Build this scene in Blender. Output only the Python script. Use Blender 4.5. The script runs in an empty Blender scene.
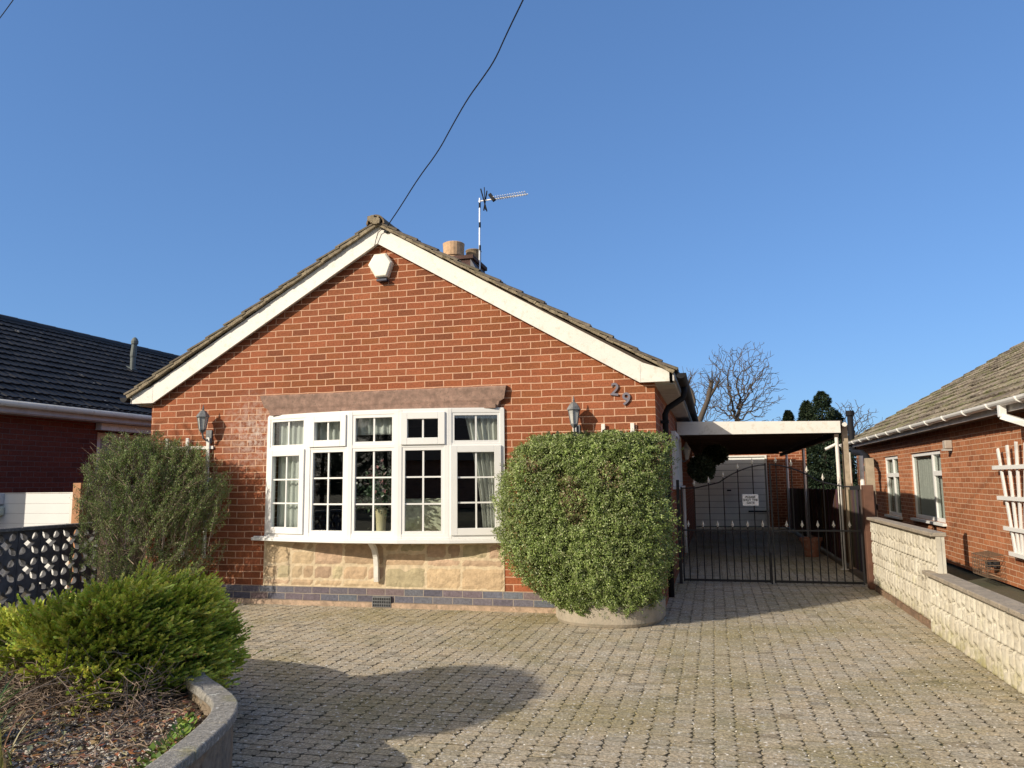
import bpy, bmesh, math, random
import numpy as np
from mathutils import Vector, noise, Matrix
R = random.Random(7)
NR = np.random.RandomState(11)
SC = bpy.context.scene
COL = SC.collection

# ------------------------------------------------------------------ camera, sky, sun
CF, YAW, PITCH, ROLL = 767.5, .2539, .1263, -.0109
CAM = Vector((3.629, -8.093, 1.363))
c_, s_ = math.cos(YAW), math.sin(YAW)
cp_, sp_ = math.cos(PITCH), math.sin(PITCH)
cr_, sr_ = math.cos(ROLL), math.sin(ROLL)
rv = Vector((c_, s_, 0)); fh = Vector((-s_, c_, 0)); zz = Vector((0, 0, 1))
fw = fh * cp_ + zz * sp_; up = -fh * sp_ + zz * cp_
R2 = rv * cr_ + up * sr_; U2 = -rv * sr_ + up * cr_
cam = bpy.data.cameras.new('camera'); co = bpy.data.objects.new('camera', cam); COL.objects.link(co)
M = Matrix((R2, U2, -fw)).transposed().to_4x4(); M.translation = CAM
co.matrix_world = M
cam.sensor_width = 36; cam.lens = CF / 1024 * 36; cam.clip_end = 3000; cam.clip_start = .05
SC.camera = co
SUN = Vector((-1, -1.1, .72)).normalized(); SUNV = np.array(SUN)
EL = math.asin(SUN.z); AZ = math.atan2(SUN.x, SUN.y)
w = bpy.data.worlds.new('World'); SC.world = w; w.use_nodes = True
nt = w.node_tree; bg = nt.nodes['Background']
sky = nt.nodes.new('ShaderNodeTexSky'); sky.sky_type = 'NISHITA'; sky.sun_disc = False
sky.sun_elevation = EL; sky.sun_rotation = AZ
sky.air_density = 1.0; sky.dust_density = .35; sky.ozone_density = 2.5
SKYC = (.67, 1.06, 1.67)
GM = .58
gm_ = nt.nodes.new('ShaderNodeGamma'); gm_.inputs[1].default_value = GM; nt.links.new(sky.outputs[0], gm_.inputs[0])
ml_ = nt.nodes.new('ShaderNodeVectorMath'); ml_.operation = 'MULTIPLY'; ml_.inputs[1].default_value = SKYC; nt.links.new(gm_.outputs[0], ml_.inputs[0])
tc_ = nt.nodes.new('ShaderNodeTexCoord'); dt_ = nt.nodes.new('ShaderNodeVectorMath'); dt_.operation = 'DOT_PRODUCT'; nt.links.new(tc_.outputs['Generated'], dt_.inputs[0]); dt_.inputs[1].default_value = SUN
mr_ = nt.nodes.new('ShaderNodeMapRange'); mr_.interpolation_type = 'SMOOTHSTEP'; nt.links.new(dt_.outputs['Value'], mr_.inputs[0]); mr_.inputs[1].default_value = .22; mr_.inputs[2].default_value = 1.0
mx_ = nt.nodes.new('ShaderNodeMix'); mx_.data_type = 'RGBA'; nt.links.new(mr_.outputs[0], mx_.inputs[0]); nt.links.new(ml_.outputs[0], mx_.inputs[6]); mx_.inputs[7].default_value = (6.0, 5.3, 4.4, 1)   # warm haze added to the sun-side sky as fill for the shadows
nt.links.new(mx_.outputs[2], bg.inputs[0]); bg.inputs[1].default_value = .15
sl = bpy.data.lights.new('sun', 'SUN'); sl.energy = 4.3; sl.angle = math.radians(.53); sl.color = (1, .90, .76)
so = bpy.data.objects.new('sun', sl); COL.objects.link(so)
so.rotation_euler = (-SUN).to_track_quat('-Z', 'Y').to_euler()
SC.view_settings.view_transform = 'Standard'; SC.view_settings.look = 'None'
SC.view_settings.exposure = .22; SC.view_settings.gamma = 1

# ------------------------------------------------------------------ helpers
def ray(x, y):
    dx, dy = x - 512, y - 384
    a = dx * cr_ + dy * sr_; b = -dx * sr_ + dy * cr_
    return (rv * (a / CF) + up * (-b / CF) + fw)
def PX(x, y, X): d = ray(x, y); return CAM + d * ((X - CAM.x) / d.x)
def PY(x, y, Y): d = ray(x, y); return CAM + d * ((Y - CAM.y) / d.y)

def tag(o, label=None, cat=None, group=None, kind=None):
    if label: o['label'] = label
    if cat: o['category'] = cat
    if group: o['group'] = group
    if kind: o['kind'] = kind
    return o
def thing(name, loc, label, cat, group=None):
    o = bpy.data.objects.new(name, None); COL.objects.link(o); o.location = loc; o.empty_display_size = .1
    return tag(o, label, cat, group)
def origin(o):
    v = Vector((0, 0, 0))
    while o: v += o.location; o = o.parent
    return v
class MB:
    def __init__(s): s.v = []; s.f = []; s.c = []; s.cc = None
    def add(s, vs, fs):
        n = len(s.v); s.v += [tuple(p) for p in vs]; s.f += [tuple(i + n for i in f) for f in fs]
        if s.cc is not None: s.c += [s.cc] * len(vs)
        return s
    def box(s, a, b):
        x0, y0, z0 = a; x1, y1, z1 = b
        return s.hexa([(x0, y0, z0), (x1, y0, z0), (x1, y1, z0), (x0, y1, z0), (x0, y0, z1), (x1, y0, z1), (x1, y1, z1), (x0, y1, z1)])
    def hexa(s, p):
        return s.add(p, [(0, 3, 2, 1), (4, 5, 6, 7), (0, 1, 5, 4), (1, 2, 6, 5), (2, 3, 7, 6), (3, 0, 4, 7)])
    def bar(s, a, b, w, h, upv=(0, 0, 1)):      # rectangular bar from a to b, w across, h along upv
        a = Vector(a); b = Vector(b); d = (b - a).normalized(); u = Vector(upv)
        sd = d.cross(u).normalized(); u = sd.cross(d).normalized(); sd *= w / 2; u *= h / 2
        return s.hexa([a - sd - u, a + sd - u, b + sd - u, b - sd - u, a - sd + u, a + sd + u, b + sd + u, b - sd + u])
    def prism(s, poly, vec):
        n = len(poly); vec = Vector(vec); p = [Vector(q) for q in poly]
        return s.add(p + [q + vec for q in p], [tuple(range(n))[::-1], tuple(range(n, 2 * n))] + [(i, (i + 1) % n, (i + 1) % n + n, i + n) for i in range(n)])
    def tube(s, path, r, k=8, cap=True):
        path = [Vector(p) for p in path]; n = len(path)
        rs = r if isinstance(r, (list, tuple)) else [r] * n
        vs = []; u = None
        for i, p in enumerate(path):
            d = (path[min(i + 1, n - 1)] - path[max(i - 1, 0)]).normalized()
            if u is None:
                u = d.orthogonal().normalized()
            else:
                u = (u - d * u.dot(d)); u = u.normalized() if u.length > 1e-5 else d.orthogonal().normalized()
            w_ = d.cross(u)
            for j in range(k):
                t = 2 * math.pi * j / k
                vs.append(p + (u * math.cos(t) + w_ * math.sin(t)) * rs[i])
        fs = [(i * k + j, i * k + (j + 1) % k, (i + 1) * k + (j + 1) % k, (i + 1) * k + j) for i in range(n - 1) for j in range(k)]
        if cap: fs += [tuple(range(k))[::-1], tuple(range((n - 1) * k, n * k))]
        return s.add(vs, fs)
    def lathe(s, c, prof, k=20, ang=(0, 2 * math.pi)):
        c = Vector(c); n = len(prof); full = abs(ang[1] - ang[0] - 2 * math.pi) < 1e-6; kk = k if full else k + 1
        vs = [c + Vector((math.cos(ang[0] + (ang[1] - ang[0]) * j / k) * r, math.sin(ang[0] + (ang[1] - ang[0]) * j / k) * r, z)) for (r, z) in prof for j in range(kk)]
        fs = [(i * kk + j, i * kk + (j + 1) % kk, (i + 1) * kk + (j + 1) % kk, (i + 1) * kk + j) for i in range(n - 1) for j in range(k)]
        return s.add(vs, fs)
    def build(s, name, mat, parent=None, smooth=False, bevel=0, mods=None):
        o0 = origin(parent) if parent else Vector((0, 0, 0))
        me = bpy.data.meshes.new(name)
        me.from_pydata([(x - o0.x, y - o0.y, z - o0.z) for x, y, z in s.v], [], s.f)
        if s.c:
            at = me.color_attributes.new('Col', 'FLOAT_COLOR', 'POINT')
            at.data.foreach_set('color', np.array([(*c[:3], 1) for c in s.c], dtype=np.float32).ravel())
        me.materials.append(mat)
        bm = bmesh.new(); bm.from_mesh(me); bmesh.ops.recalc_face_normals(bm, faces=bm.faces); bm.to_mesh(me); bm.free()
        if smooth: me.polygons.foreach_set('use_smooth', [True] * len(me.polygons))
        o = bpy.data.objects.new(name, me); COL.objects.link(o); o.parent = parent
        if bevel:
            b = o.modifiers.new('bevel', 'BEVEL'); b.width = bevel; b.segments = 2; b.limit_method = 'ANGLE'; b.angle_limit = math.radians(40)
        return o
def np_mesh(name, verts, faces, mat, parent=None, cols=None):
    o0 = origin(parent) if parent else Vector((0, 0, 0))
    verts = np.asarray(verts, dtype=np.float32) - np.array(o0, dtype=np.float32); faces = np.asarray(faces, dtype=np.int32)
    me = bpy.data.meshes.new(name); k = faces.shape[1]
    me.vertices.add(len(verts)); me.vertices.foreach_set('co', verts.ravel())
    me.loops.add(faces.size); me.loops.foreach_set('vertex_index', faces.ravel())
    me.polygons.add(len(faces)); me.polygons.foreach_set('loop_start', np.arange(0, faces.size, k, dtype=np.int32))
    if cols is not None:
        at = me.color_attributes.new('Col', 'FLOAT_COLOR', 'POINT')
        at.data.foreach_set('color', np.concatenate([cols, np.ones((len(cols), 1))], 1).astype(np.float32).ravel())
    me.materials.append(mat); me.update(calc_edges=True); me.validate()
    o = bpy.data.objects.new(name, me); COL.objects.link(o); o.parent = parent
    return o
def leaves(name, P, D, ln, wd, cols, mat, parent, flat=.6, out=None):
    """diamond leaves at P pointing along D"""
    P = np.asarray(P); D = np.asarray(D); n = len(P)
    D = D / (np.linalg.norm(D, axis=1, keepdims=True) + 1e-9)
    rnd = NR.normal(size=(n, 3)) * flat
    ref = rnd + (out if out is not None else np.array([0, 0, 1.]))
    S = np.cross(D, ref); S /= (np.linalg.norm(S, axis=1, keepdims=True) + 1e-9)
    N = np.cross(S, D)
    ln = np.asarray(ln).reshape(-1, 1) * np.ones((n, 1)); wd = np.asarray(wd).reshape(-1, 1) * np.ones((n, 1))
    m = P + D * ln * .5 + N * ln * .08
    V = np.stack([P, m + S * wd * .5, P + D * ln, m - S * wd * .5], 1).reshape(-1, 3)
    F = np.arange(4 * n).reshape(-1, 4)
    return np_mesh(name, V, F, mat, parent, np.repeat(cols, 4, 0))

# ------------------------------------------------------------------ materials
def newmat(name):
    m = bpy.data.materials.new(name); m.use_nodes = True
    return m, m.node_tree, m.node_tree.nodes['Principled BSDF']
def nd(t, ty, **kw):
    n = t.nodes.new(ty)
    for k, v in kw.items():
        if k.startswith('i_'): n.inputs[k[2:].replace('_', ' ')].default_value = v
        else: setattr(n, k, v)
    return n
def mixc(t, a, b, fac, mode='MIX'):
    n = t.nodes.new('ShaderNodeMix'); n.data_type = 'RGBA'; n.blend_type = mode
    for s, v in ((6, a), (7, b), (0, fac)):
        if hasattr(v, 'is_output'): t.links.new(v, n.inputs[s])
        elif s == 0: n.inputs[0].default_value = v
        else: n.inputs[s].default_value = (*v, 1) if len(v) == 3 else v
    return n.outputs[2]
def ramp(t, fac, stops):
    n = t.nodes.new('ShaderNodeValToRGB'); e = n.color_ramp.elements
    while len(e) < len(stops): e.new(.5)
    for i, (p, c) in enumerate(stops): e[i].position = p; e[i].color = (*c, 1) if len(c) == 3 else c
    t.links.new(fac, n.inputs[0]); return n.outputs[0]
def wnoise(t, scale, detail=4, rough=.6, vec=None):
    n = nd(t, 'ShaderNodeTexNoise'); n.inputs['Scale'].default_value = scale; n.inputs['Detail'].default_value = detail; n.inputs['Roughness'].default_value = rough
    if vec is None: vec = nd(t, 'ShaderNodeNewGeometry').outputs['Position']
    t.links.new(vec, n.inputs['Vector']); return n.outputs['Fac']
def bump(t, h, dist, b, strength=1):
    n = nd(t, 'ShaderNodeBump'); n.inputs['Distance'].default_value = dist; n.inputs['Strength'].default_value = strength
    t.links.new(h, n.inputs['Height']); t.links.new(n.outputs[0], b.inputs['Normal']); return n
def plain(name, col, rough=.5, metal=0, var=.15, scale=6, bmp=0, dirt=None, spec=.5):
    m, t, b = newmat(name)
    f = wnoise(t, scale)
    lo = tuple(c * (1 - var) for c in col); hi = tuple(min(1, c * (1 + var)) for c in col)
    c = ramp(t, f, [(.3, lo), (.7, hi)])
    if dirt:
        f2 = wnoise(t, scale * 3.1, 6, .7); k = ramp(t, f2, [(.52, (0, 0, 0)), (.68, (1, 1, 1))]); c = mixc(t, c, dirt, k)
    t.links.new(c, b.inputs['Base Color']); b.inputs['Roughness'].default_value = rough; b.inputs['Metallic'].default_value = metal
    b.inputs['Specular IOR Level'].default_value = spec
    if bmp: bump(t, wnoise(t, scale * 12, 5), bmp, b)
    return m
def brickmat(name, axis, tones, mortar, pz=.20, px=.169, h=.0767, bw=.225, wear=.5, msize=.0048, eff=None):
    m, t, b = newmat(name)
    g = nd(t, 'ShaderNodeNewGeometry'); sp = nd(t, 'ShaderNodeSeparateXYZ'); t.links.new(g.outputs['Position'], sp.inputs[0])
    cb = nd(t, 'ShaderNodeCombineXYZ')
    def off(sock, v):
        n = nd(t, 'ShaderNodeMath', operation='ADD'); t.links.new(sock, n.inputs[0]); n.inputs[1].default_value = v; return n.outputs[0]
    t.links.new(off(sp.outputs[0 if axis == 'x' else 1], px), cb.inputs[0]); t.links.new(off(sp.outputs[2], -pz + 10 * h * 2), cb.inputs[1])
    # slight waviness so that courses are not ruler straight
    nz = nd(t, 'ShaderNodeTexNoise'); nz.inputs['Scale'].default_value = 5; nz.inputs['Detail'].default_value = 3; t.links.new(g.outputs['Position'], nz.inputs['Vector'])
    vm = nd(t, 'ShaderNodeVectorMath', operation='SUBTRACT'); t.links.new(nz.outputs['Color'], vm.inputs[0]); vm.inputs[1].default_value = (.5, .5, .5)
    vs = nd(t, 'ShaderNodeVectorMath', operation='SCALE'); t.links.new(vm.outputs[0], vs.inputs[0]); vs.inputs['Scale'].default_value = .015
    va = nd(t, 'ShaderNodeVectorMath', operation='ADD'); t.links.new(cb.outputs[0], va.inputs[0]); t.links.new(vs.outputs[0], va.inputs[1])
    br = nd(t, 'ShaderNodeTexBrick', offset=.5, offset_frequency=2)
    t.links.new(va.outputs[0], br.inputs['Vector'])
    br.inputs['Color1'].default_value = (0, 0, 0, 1); br.inputs['Color2'].default_value = (1, 1, 1, 1); br.inputs['Mortar'].default_value = (0, 0, 0, 1)
    br.inputs['Scale'].default_value = 1; br.inputs['Mortar Size'].default_value = msize; br.inputs['Mortar Smooth'].default_value = .25
    br.inputs['Brick Width'].default_value = bw; br.inputs['Row Height'].default_value = h; br.inputs['Bias'].default_value = 0
    n = len(tones); bc = ramp(t, br.outputs['Color'], [(i / (n - 1), c) for i, c in enumerate(tones)])
    f = wnoise(t, 48, 6, .8); bc = mixc(t, bc, ramp(t, f, [(.28, (.5, .5, .45)), (.5, (1, 1, 1)), (.72, (1.45, 1.5, 1.5))]), .95, 'MULTIPLY')
    f = wnoise(t, 1.1, 4); bc = mixc(t, bc, ramp(t, f, [(.3, (.80, .79, .78)), (.7, (1.14, 1.12, 1.1))]), 1, 'MULTIPLY')
    mo = mixc(t, mortar, tuple(c * .6 for c in mortar), wnoise(t, 20, 4))
    c = mixc(t, bc, mo, br.outputs['Fac'])
    if eff:   # pale lime bloom round a place on the wall
        d = nd(t, 'ShaderNodeVectorMath', operation='DISTANCE'); t.links.new(g.outputs['Position'], d.inputs[0]); d.inputs[1].default_value = eff[:3]
        a = nd(t, 'ShaderNodeMapRange'); t.links.new(d.outputs['Value'], a.inputs[0]); a.inputs[1].default_value = 0; a.inputs[2].default_value = eff[3]; a.inputs[3].default_value = .9; a.inputs[4].default_value = 0
        k = nd(t, 'ShaderNodeMath', operation='MULTIPLY'); t.links.new(a.outputs[0], k.inputs[0]); t.links.new(ramp(t, wnoise(t, 16, 6, .7), [(.42, (0, 0, 0)), (.62, (1, 1, 1))]), k.inputs[1])
        c = mixc(t, c, (.62, .52, .45), k.outputs[0])
    t.links.new(c, b.inputs['Base Color']); b.inputs['Roughness'].default_value = .85; b.inputs['Specular IOR Level'].default_value = .25
    mm = nd(t, 'ShaderNodeMath', operation='MULTIPLY_ADD'); t.links.new(br.outputs['Fac'], mm.inputs[0]); mm.inputs[1].default_value = -1; t.links.new(f, mm.inputs[2])
    ad = nd(t, 'ShaderNodeMath', operation='MULTIPLY_ADD'); t.links.new(wnoise(t, 90, 4, .7), ad.inputs[0]); ad.inputs[1].default_value = .35; t.links.new(mm.outputs[0], ad.inputs[2])
    bump(t, ad.outputs[0], .005, b)
    return m
def colattr(name, rough=.8, transl=0, nscale=40, nvar=.25, bmp=0, bscale=60, speck=None, spec=.3, over=None):
    m, t, b = newmat(name)
    a = nd(t, 'ShaderNodeAttribute', attribute_name='Col'); c = a.outputs['Color']
    if nvar: c = mixc(t, c, ramp(t, wnoise(t, nscale, 5, .65), [(.3, (1 - nvar,) * 3), (.7, (1 + nvar,) * 3)]), 1, 'MULTIPLY')
    if over: c = over(t, c)
    if speck:
        c = mixc(t, c, speck[0], ramp(t, wnoise(t, speck[1], 2, .5), [(speck[2], (0, 0, 0)), (speck[2] + .05, (1, 1, 1))]))
    t.links.new(c, b.inputs['Base Color']); b.inputs['Roughness'].default_value = rough; b.inputs['Specular IOR Level'].default_value = spec
    if bmp: bump(t, wnoise(t, bscale, 5, .7), bmp, b)
    if transl:
        tr = nd(t, 'ShaderNodeBsdfTranslucent'); t.links.new(c, tr.inputs[0]); mx = nd(t, 'ShaderNodeMixShader'); mx.inputs[0].default_value = transl
        t.links.new(b.outputs[0], mx.inputs[1]); t.links.new(tr.outputs[0], mx.inputs[2]); t.links.new(mx.outputs[0], t.nodes['Material Output'].inputs[0])
    return m
def glassmat(name, tint=(.9, .93, .92), refl=1.0):
    m, t, b = newmat(name); t.nodes.remove(b)
    tr = nd(t, 'ShaderNodeBsdfTransparent'); tr.inputs[0].default_value = (*tint, 1); gl = nd(t, 'ShaderNodeBsdfGlossy'); gl.inputs['Roughness'].default_value = .01
    gl.inputs[0].default_value = (refl, refl, refl, 1)
    fr = nd(t, 'ShaderNodeLayerWeight'); fr.inputs[0].default_value = .5
    pw = nd(t, 'ShaderNodeMath', operation='POWER'); t.links.new(fr.outputs['Facing'], pw.inputs[0]); pw.inputs[1].default_value = 5
    mu = nd(t, 'ShaderNodeMath', operation='MULTIPLY_ADD'); t.links.new(pw.outputs[0], mu.inputs[0]); mu.inputs[1].default_value = .7; mu.inputs[2].default_value = .07; mu.use_clamp = True
    mx = nd(t, 'ShaderNodeMixShader'); t.links.new(mu.outputs[0], mx.inputs[0]); t.links.new(tr.outputs[0], mx.inputs[1]); t.links.new(gl.outputs[0], mx.inputs[2])
    t.links.new(mx.outputs[0], t.nodes['Material Output'].inputs[0]); return m

RED = [(.20, .066, .030), (.26, .080, .035), (.30, .093, .040), (.255, .088, .034), (.285, .093, .042), (.345, .113, .052)]
m_brick = brickmat('brick_front', 'x', RED, (.76, .45, .29), msize=.0062, eff=(-1.62, 0, 1.98, .55))
m_bricky = brickmat('brick_side', 'y', RED, (.45, .33, .25))
m_blue = brickmat('blue_brick', 'x', [(.10, .10, .13), (.16, .13, .15), (.13, .15, .18), (.2, .15, .15), (.12, .13, .17)], (.42, .36, .30), pz=.05, h=.0755)
m_bl = brickmat('dark_red_brick_y', 'y', [(.13, .035, .022), (.19, .05, .03), (.16, .042, .026)], (.24, .16, .13))
m_blx = brickmat('dark_red_brick_x', 'x', [(.13, .035, .022), (.19, .05, .03), (.16, .042, .026)], (.24, .16, .13))
m_br = brickmat('orange_brick_y', 'y', [(.29, .105, .048), (.38, .145, .062), (.42, .165, .076), (.32, .12, .055), (.45, .185, .09)], (.74, .50, .33), px=.05, msize=.006)
m_brx = brickmat('orange_brick_x', 'x', [(.30, .10, .06), (.46, .165, .088), (.52, .21, .12)], (.74, .50, .33), px=.05, msize=.006)
m_white = plain('white_upvc', (.80, .79, .75), .35, var=.03, scale=3)
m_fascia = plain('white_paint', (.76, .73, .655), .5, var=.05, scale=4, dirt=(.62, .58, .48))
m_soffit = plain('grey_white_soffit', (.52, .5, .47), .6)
m_stonel = plain('lintel_stone', (.275, .175, .13), .9, var=.34, scale=13, bmp=.006, dirt=(.17, .12, .09))
m_black = plain('black_plastic', (.012, .012, .014), .7, spec=.25)
m_iron = plain('black_iron', (.012, .012, .013), .45)
m_lamp = plain('weathered_black_lantern', (.15, .155, .155), .5, var=.4, scale=20)
m_silver = plain('pale_finial_paint', (.72, .69, .58), .45)
m_alu = plain('aluminium', (.75, .75, .75), .35, metal=.6)
m_terra = plain('terracotta', (.36, .15, .09), .85, dirt=(.42, .30, .22))
m_pot = plain('buff_clay', (.52, .34, .2), .85, var=.3, scale=12)
m_conc = plain('concrete', (.36, .31, .235), .9, var=.2, scale=5, bmp=.004, dirt=(.24, .23, .17))
m_coping = plain('coping_concrete', (.33, .275, .205), .9, var=.2, scale=8, bmp=.005, dirt=(.17, .16, .13))
m_dark = plain('dark_void', (.02, .02, .022), .9)
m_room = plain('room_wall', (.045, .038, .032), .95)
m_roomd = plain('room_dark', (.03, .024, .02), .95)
m_lead = plain('lead', (.11, .11, .12), .6)
m_mort = plain('verge_mortar', (.29, .235, .155), .95, var=.4, scale=14, bmp=.008, dirt=(.13, .11, .065))
m_glass = glassmat('window_glass')
m_glassn = glassmat('neighbour_glass', refl=.3)
m_glassf = plain('frosted_lamp_glass', (.45, .45, .42), .25, var=.2)
m_wood = plain('brown_timber', (.12, .055, .032), .75, var=.25, scale=9)
m_woodo = plain('orange_timber', (.42, .20, .09), .7, var=.2, scale=9)
m_woodg = plain('grey_timber', (.36, .29, .2), .8, var=.25, scale=9)
m_joist = plain('carport_timber', (.07, .05, .038), .9)
m_garage = plain('garage_door_paint', (.88, .88, .82), .5, var=.06, scale=2)
m_curtain = plain('curtain_cloth', (.62, .60, .55), .9, var=.06)
m_net = plain('grey_curtain_cloth', (.60, .60, .56), .9, var=.06)
m_text = plain('black_lettering', (.02, .02, .02), .6)
m_num = plain('house_number_metal', (.22, .20, .23), .35, metal=.3)
m_red = plain('rusty_red', (.30, .10, .06), .8)

# tiles
def roofover(moss):
    def f(t, c):
        k = ramp(t, wnoise(t, 2.3, 6, .75), [(.48, (0, 0, 0)), (.66, (1, 1, 1))])
        return mixc(t, c, moss, k)
    return f
m_tile = colattr('concrete_tiles', .9, nscale=25, nvar=.35, bmp=.004, over=roofover((.14, .12, .07)))
m_tileL = colattr('charcoal_tiles', .6, nscale=30, nvar=.3, bmp=.003, speck=((.28, .28, .27), 11, .73))
m_tileR = colattr('mossy_tiles', .95, nscale=22, nvar=.45, bmp=.005, over=roofover((.115, .13, .03)))
m_ashlar = colattr('split_ashlar', .9, nscale=14, nvar=.22, bmp=.012, bscale=26)
m_leaf = colattr('leaf', .45, transl=.25, nvar=0, spec=.4)
m_jun = colattr('juniper_leaf', .55, transl=.3, nvar=0, spec=.3)
m_bark = plain('bark', (.085, .066, .05), .95, var=.3, scale=20)
m_twig = plain('dead_twig', (.25, .185, .135), .95, var=.45, scale=30)
m_conif = colattr('conifer_leaf', .7, transl=.1, nvar=0)
m_peb = colattr('pebble', .85, nvar=.2, nscale=60)
m_fence = colattr('dark_fence_board', .85, nscale=15, nvar=.3)

# ------------------------------------------------------------------ ground and driveway
def over_ground(t, c): return c
m, t, b = newmat('ground_soil_grass')
c = ramp(t, wnoise(t, .8, 6), [(.3, (.05, .06, .025)), (.6, (.10, .085, .05)), (.8, (.06, .08, .03))])
t.links.new(c, b.inputs['Base Color']); b.inputs['Roughness'].default_value = 1; bump(t, wnoise(t, 14, 5), .03, b)
m_ground = m
g = MB(); S = 700
g.add([(-S, -S, -.05), (S, -S, -.05), (S, S, -.05), (-S, S, -.05)], [(0, 1, 2, 3)])
tag(g.build('ground', m_ground), kind='structure')
m, t, b = newmat('joint_sand_moss')
c = ramp(t, wnoise(t, 3, 6, .7), [(.35, (.045, .038, .026)), (.55, (.065, .055, .034)), (.7, (.07, .08, .026))])
t.links.new(c, b.inputs['Base Color']); b.inputs['Roughness'].default_value = 1; bump(t, wnoise(t, 90, 4), .004, b)
m_joint = m
g = MB(); g.add([(-6, -12, -.0085), (5.6, -12, -.0085), (5.6, 15.2, -.0085), (-6, 15.2, -.0085)], [(0, 1, 2, 3)])
tag(g.build('driveway_bedding', m_joint), kind='structure')

def paver_over(t, c):
    # olive algae in drifts, and bare worn patches: a stain with a shape of its own
    k = ramp(t, wnoise(t, .75, 6, .6), [(.47, (0, 0, 0)), (.66, (.62, .62, .62))]); c = mixc(t, c, (.25, .215, .095), k)
    k2 = ramp(t, wnoise(t, 1.7, 6, .7), [(.55, (0, 0, 0)), (.70, (.55, .55, .55))]); c = mixc(t, c, (.17, .16, .075), k2)
    k3 = ramp(t, wnoise(t, 5.0, 6, .75), [(.60, (0, 0, 0)), (.75, (.4, .4, .4))]); c = mixc(t, c, (.46, .42, .34), k3)
    # fine aggregate
    k4 = ramp(t, wnoise(t, 62, 5, .85), [(.36, (.38, .37, .34)), (.5, (.98, .98, .98)), (.64, (1.75, 1.72, 1.66))]); c = mixc(t, c, k4, .9, 'MULTIPLY')
    return c
m_pav = colattr('concrete_block_paving', .92, nscale=30, nvar=.12, bmp=.006, bscale=70, over=paver_over, speck=((.68, .65, .58), 40, .635), spec=.2)
def pavers():
    px, py = .113, .0765
    k = .013; g_ = .0017; ch = .013
    # outline of one paver in unit cell (ccw), sides kinked the same way so they interlock
    hx, hy = px / 2 - g_, py / 2 - g_
    hy = py / 2 - .0028
    base = [(-hx + ch, -hy), (hx - ch, -hy), (hx, -hy + ch * .8), (hx + k, 0), (hx, hy - ch * .8), (hx - ch, hy), (-hx + ch, hy), (-hx, hy - ch * .8), (-hx + k, 0), (-hx, -hy + ch * .8)]
    base = np.array(base); n = len(base)
    V = []; F = []; C = []
    xs = np.arange(-4.0, 5.45, px); ys = np.arange(-6.6, 15.1, py)
    cells = []
    for j, y in enumerate(ys):
        for i, x in enumerate(xs):
            if y > .02 and x < 2.99: continue
            if y < -4.9 and x < 1.2: continue
            cells.append((x + px / 2, y + py / 2, j))
    cells = np.array(cells); N = len(cells)
    flip = np.ones(N)
    cx, cy = cells[:, 0] + NR.normal(size=N) * .0024, cells[:, 1] + NR.normal(size=N) * .0016
    low = np.array([noise.noise((x * .7, y * .7, 3)) for x, y in zip(cx, cy)]) * .002
    dz = NR.normal(size=N) * .0006 + low - .003; tx = NR.normal(size=N) * .012; ty = NR.normal(size=N) * .006
    rings = [(1.0, -.016), (1.0, -.0014), (.955, 0.0)]
    vs = np.zeros((N, 3 * n, 3))
    for r, (sc, z) in enumerate(rings):
        bx = base[:, 0] * sc; by = base[:, 1] * sc
        X = bx[None, :] * flip[:, None]; Y = by[None, :]
        vs[:, r * n:(r + 1) * n, 0] = cx[:, None] + X
        vs[:, r * n:(r + 1) * n, 1] = cy[:, None] + Y
        vs[:, r * n:(r + 1) * n, 2] = z + dz[:, None] + (X * tx[:, None] + Y * ty[:, None]) * (z > -.01)
    tone = NR.uniform(.90, 1.10, N)[:, None] * np.array([.405, .348, .256])[None, :]
    warm = NR.uniform(-.03, .03, N); tone[:, 0] += warm * .5; tone[:, 2] -= warm * .5
    dk = NR.rand(N) < .05; tone[dk] *= .72
    me = bpy.data.meshes.new('driveway')
    verts = vs.reshape(-1, 3)
    quads = []
    for r in range(2):
        for a in range(n):
            b2 = (a + 1) % n; quads.append((r * n + a, r * n + b2, (r + 1) * n + b2, (r + 1) * n + a))
    quads = np.array(quads)
    idx = (np.arange(N) * 3 * n)
    Q = (quads[None] + idx[:, None, None]).reshape(-1, 4)
    T = (np.arange(2 * n, 3 * n)[None] + idx[:, None])
    loops = np.concatenate([Q.ravel(), T.ravel()]).astype(np.int32)
    starts = np.concatenate([np.arange(len(Q)) * 4, len(Q) * 4 + np.arange(N) * n]).astype(np.int32)
    me.vertices.add(len(verts)); me.vertices.foreach_set('co', verts.astype(np.float32).ravel())
    me.loops.add(len(loops)); me.loops.foreach_set('vertex_index', loops)
    me.polygons.add(len(starts)); me.polygons.foreach_set('loop_start', starts)
    at = me.color_attributes.new('Col', 'FLOAT_COLOR', 'POINT')
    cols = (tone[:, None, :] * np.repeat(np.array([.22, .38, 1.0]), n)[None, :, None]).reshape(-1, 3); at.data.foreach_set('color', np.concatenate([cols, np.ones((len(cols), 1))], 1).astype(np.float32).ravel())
    me.materials.append(m_pav); me.update(calc_edges=True); me.shade_flat()
    bm = bmesh.new(); bm.from_mesh(me); bmesh.ops.recalc_face_normals(bm, faces=bm.faces); bm.to_mesh(me); bm.free()
    o = bpy.data.objects.new('driveway', me); COL.objects.link(o); tag(o, kind='structure')
pavers()

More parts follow.
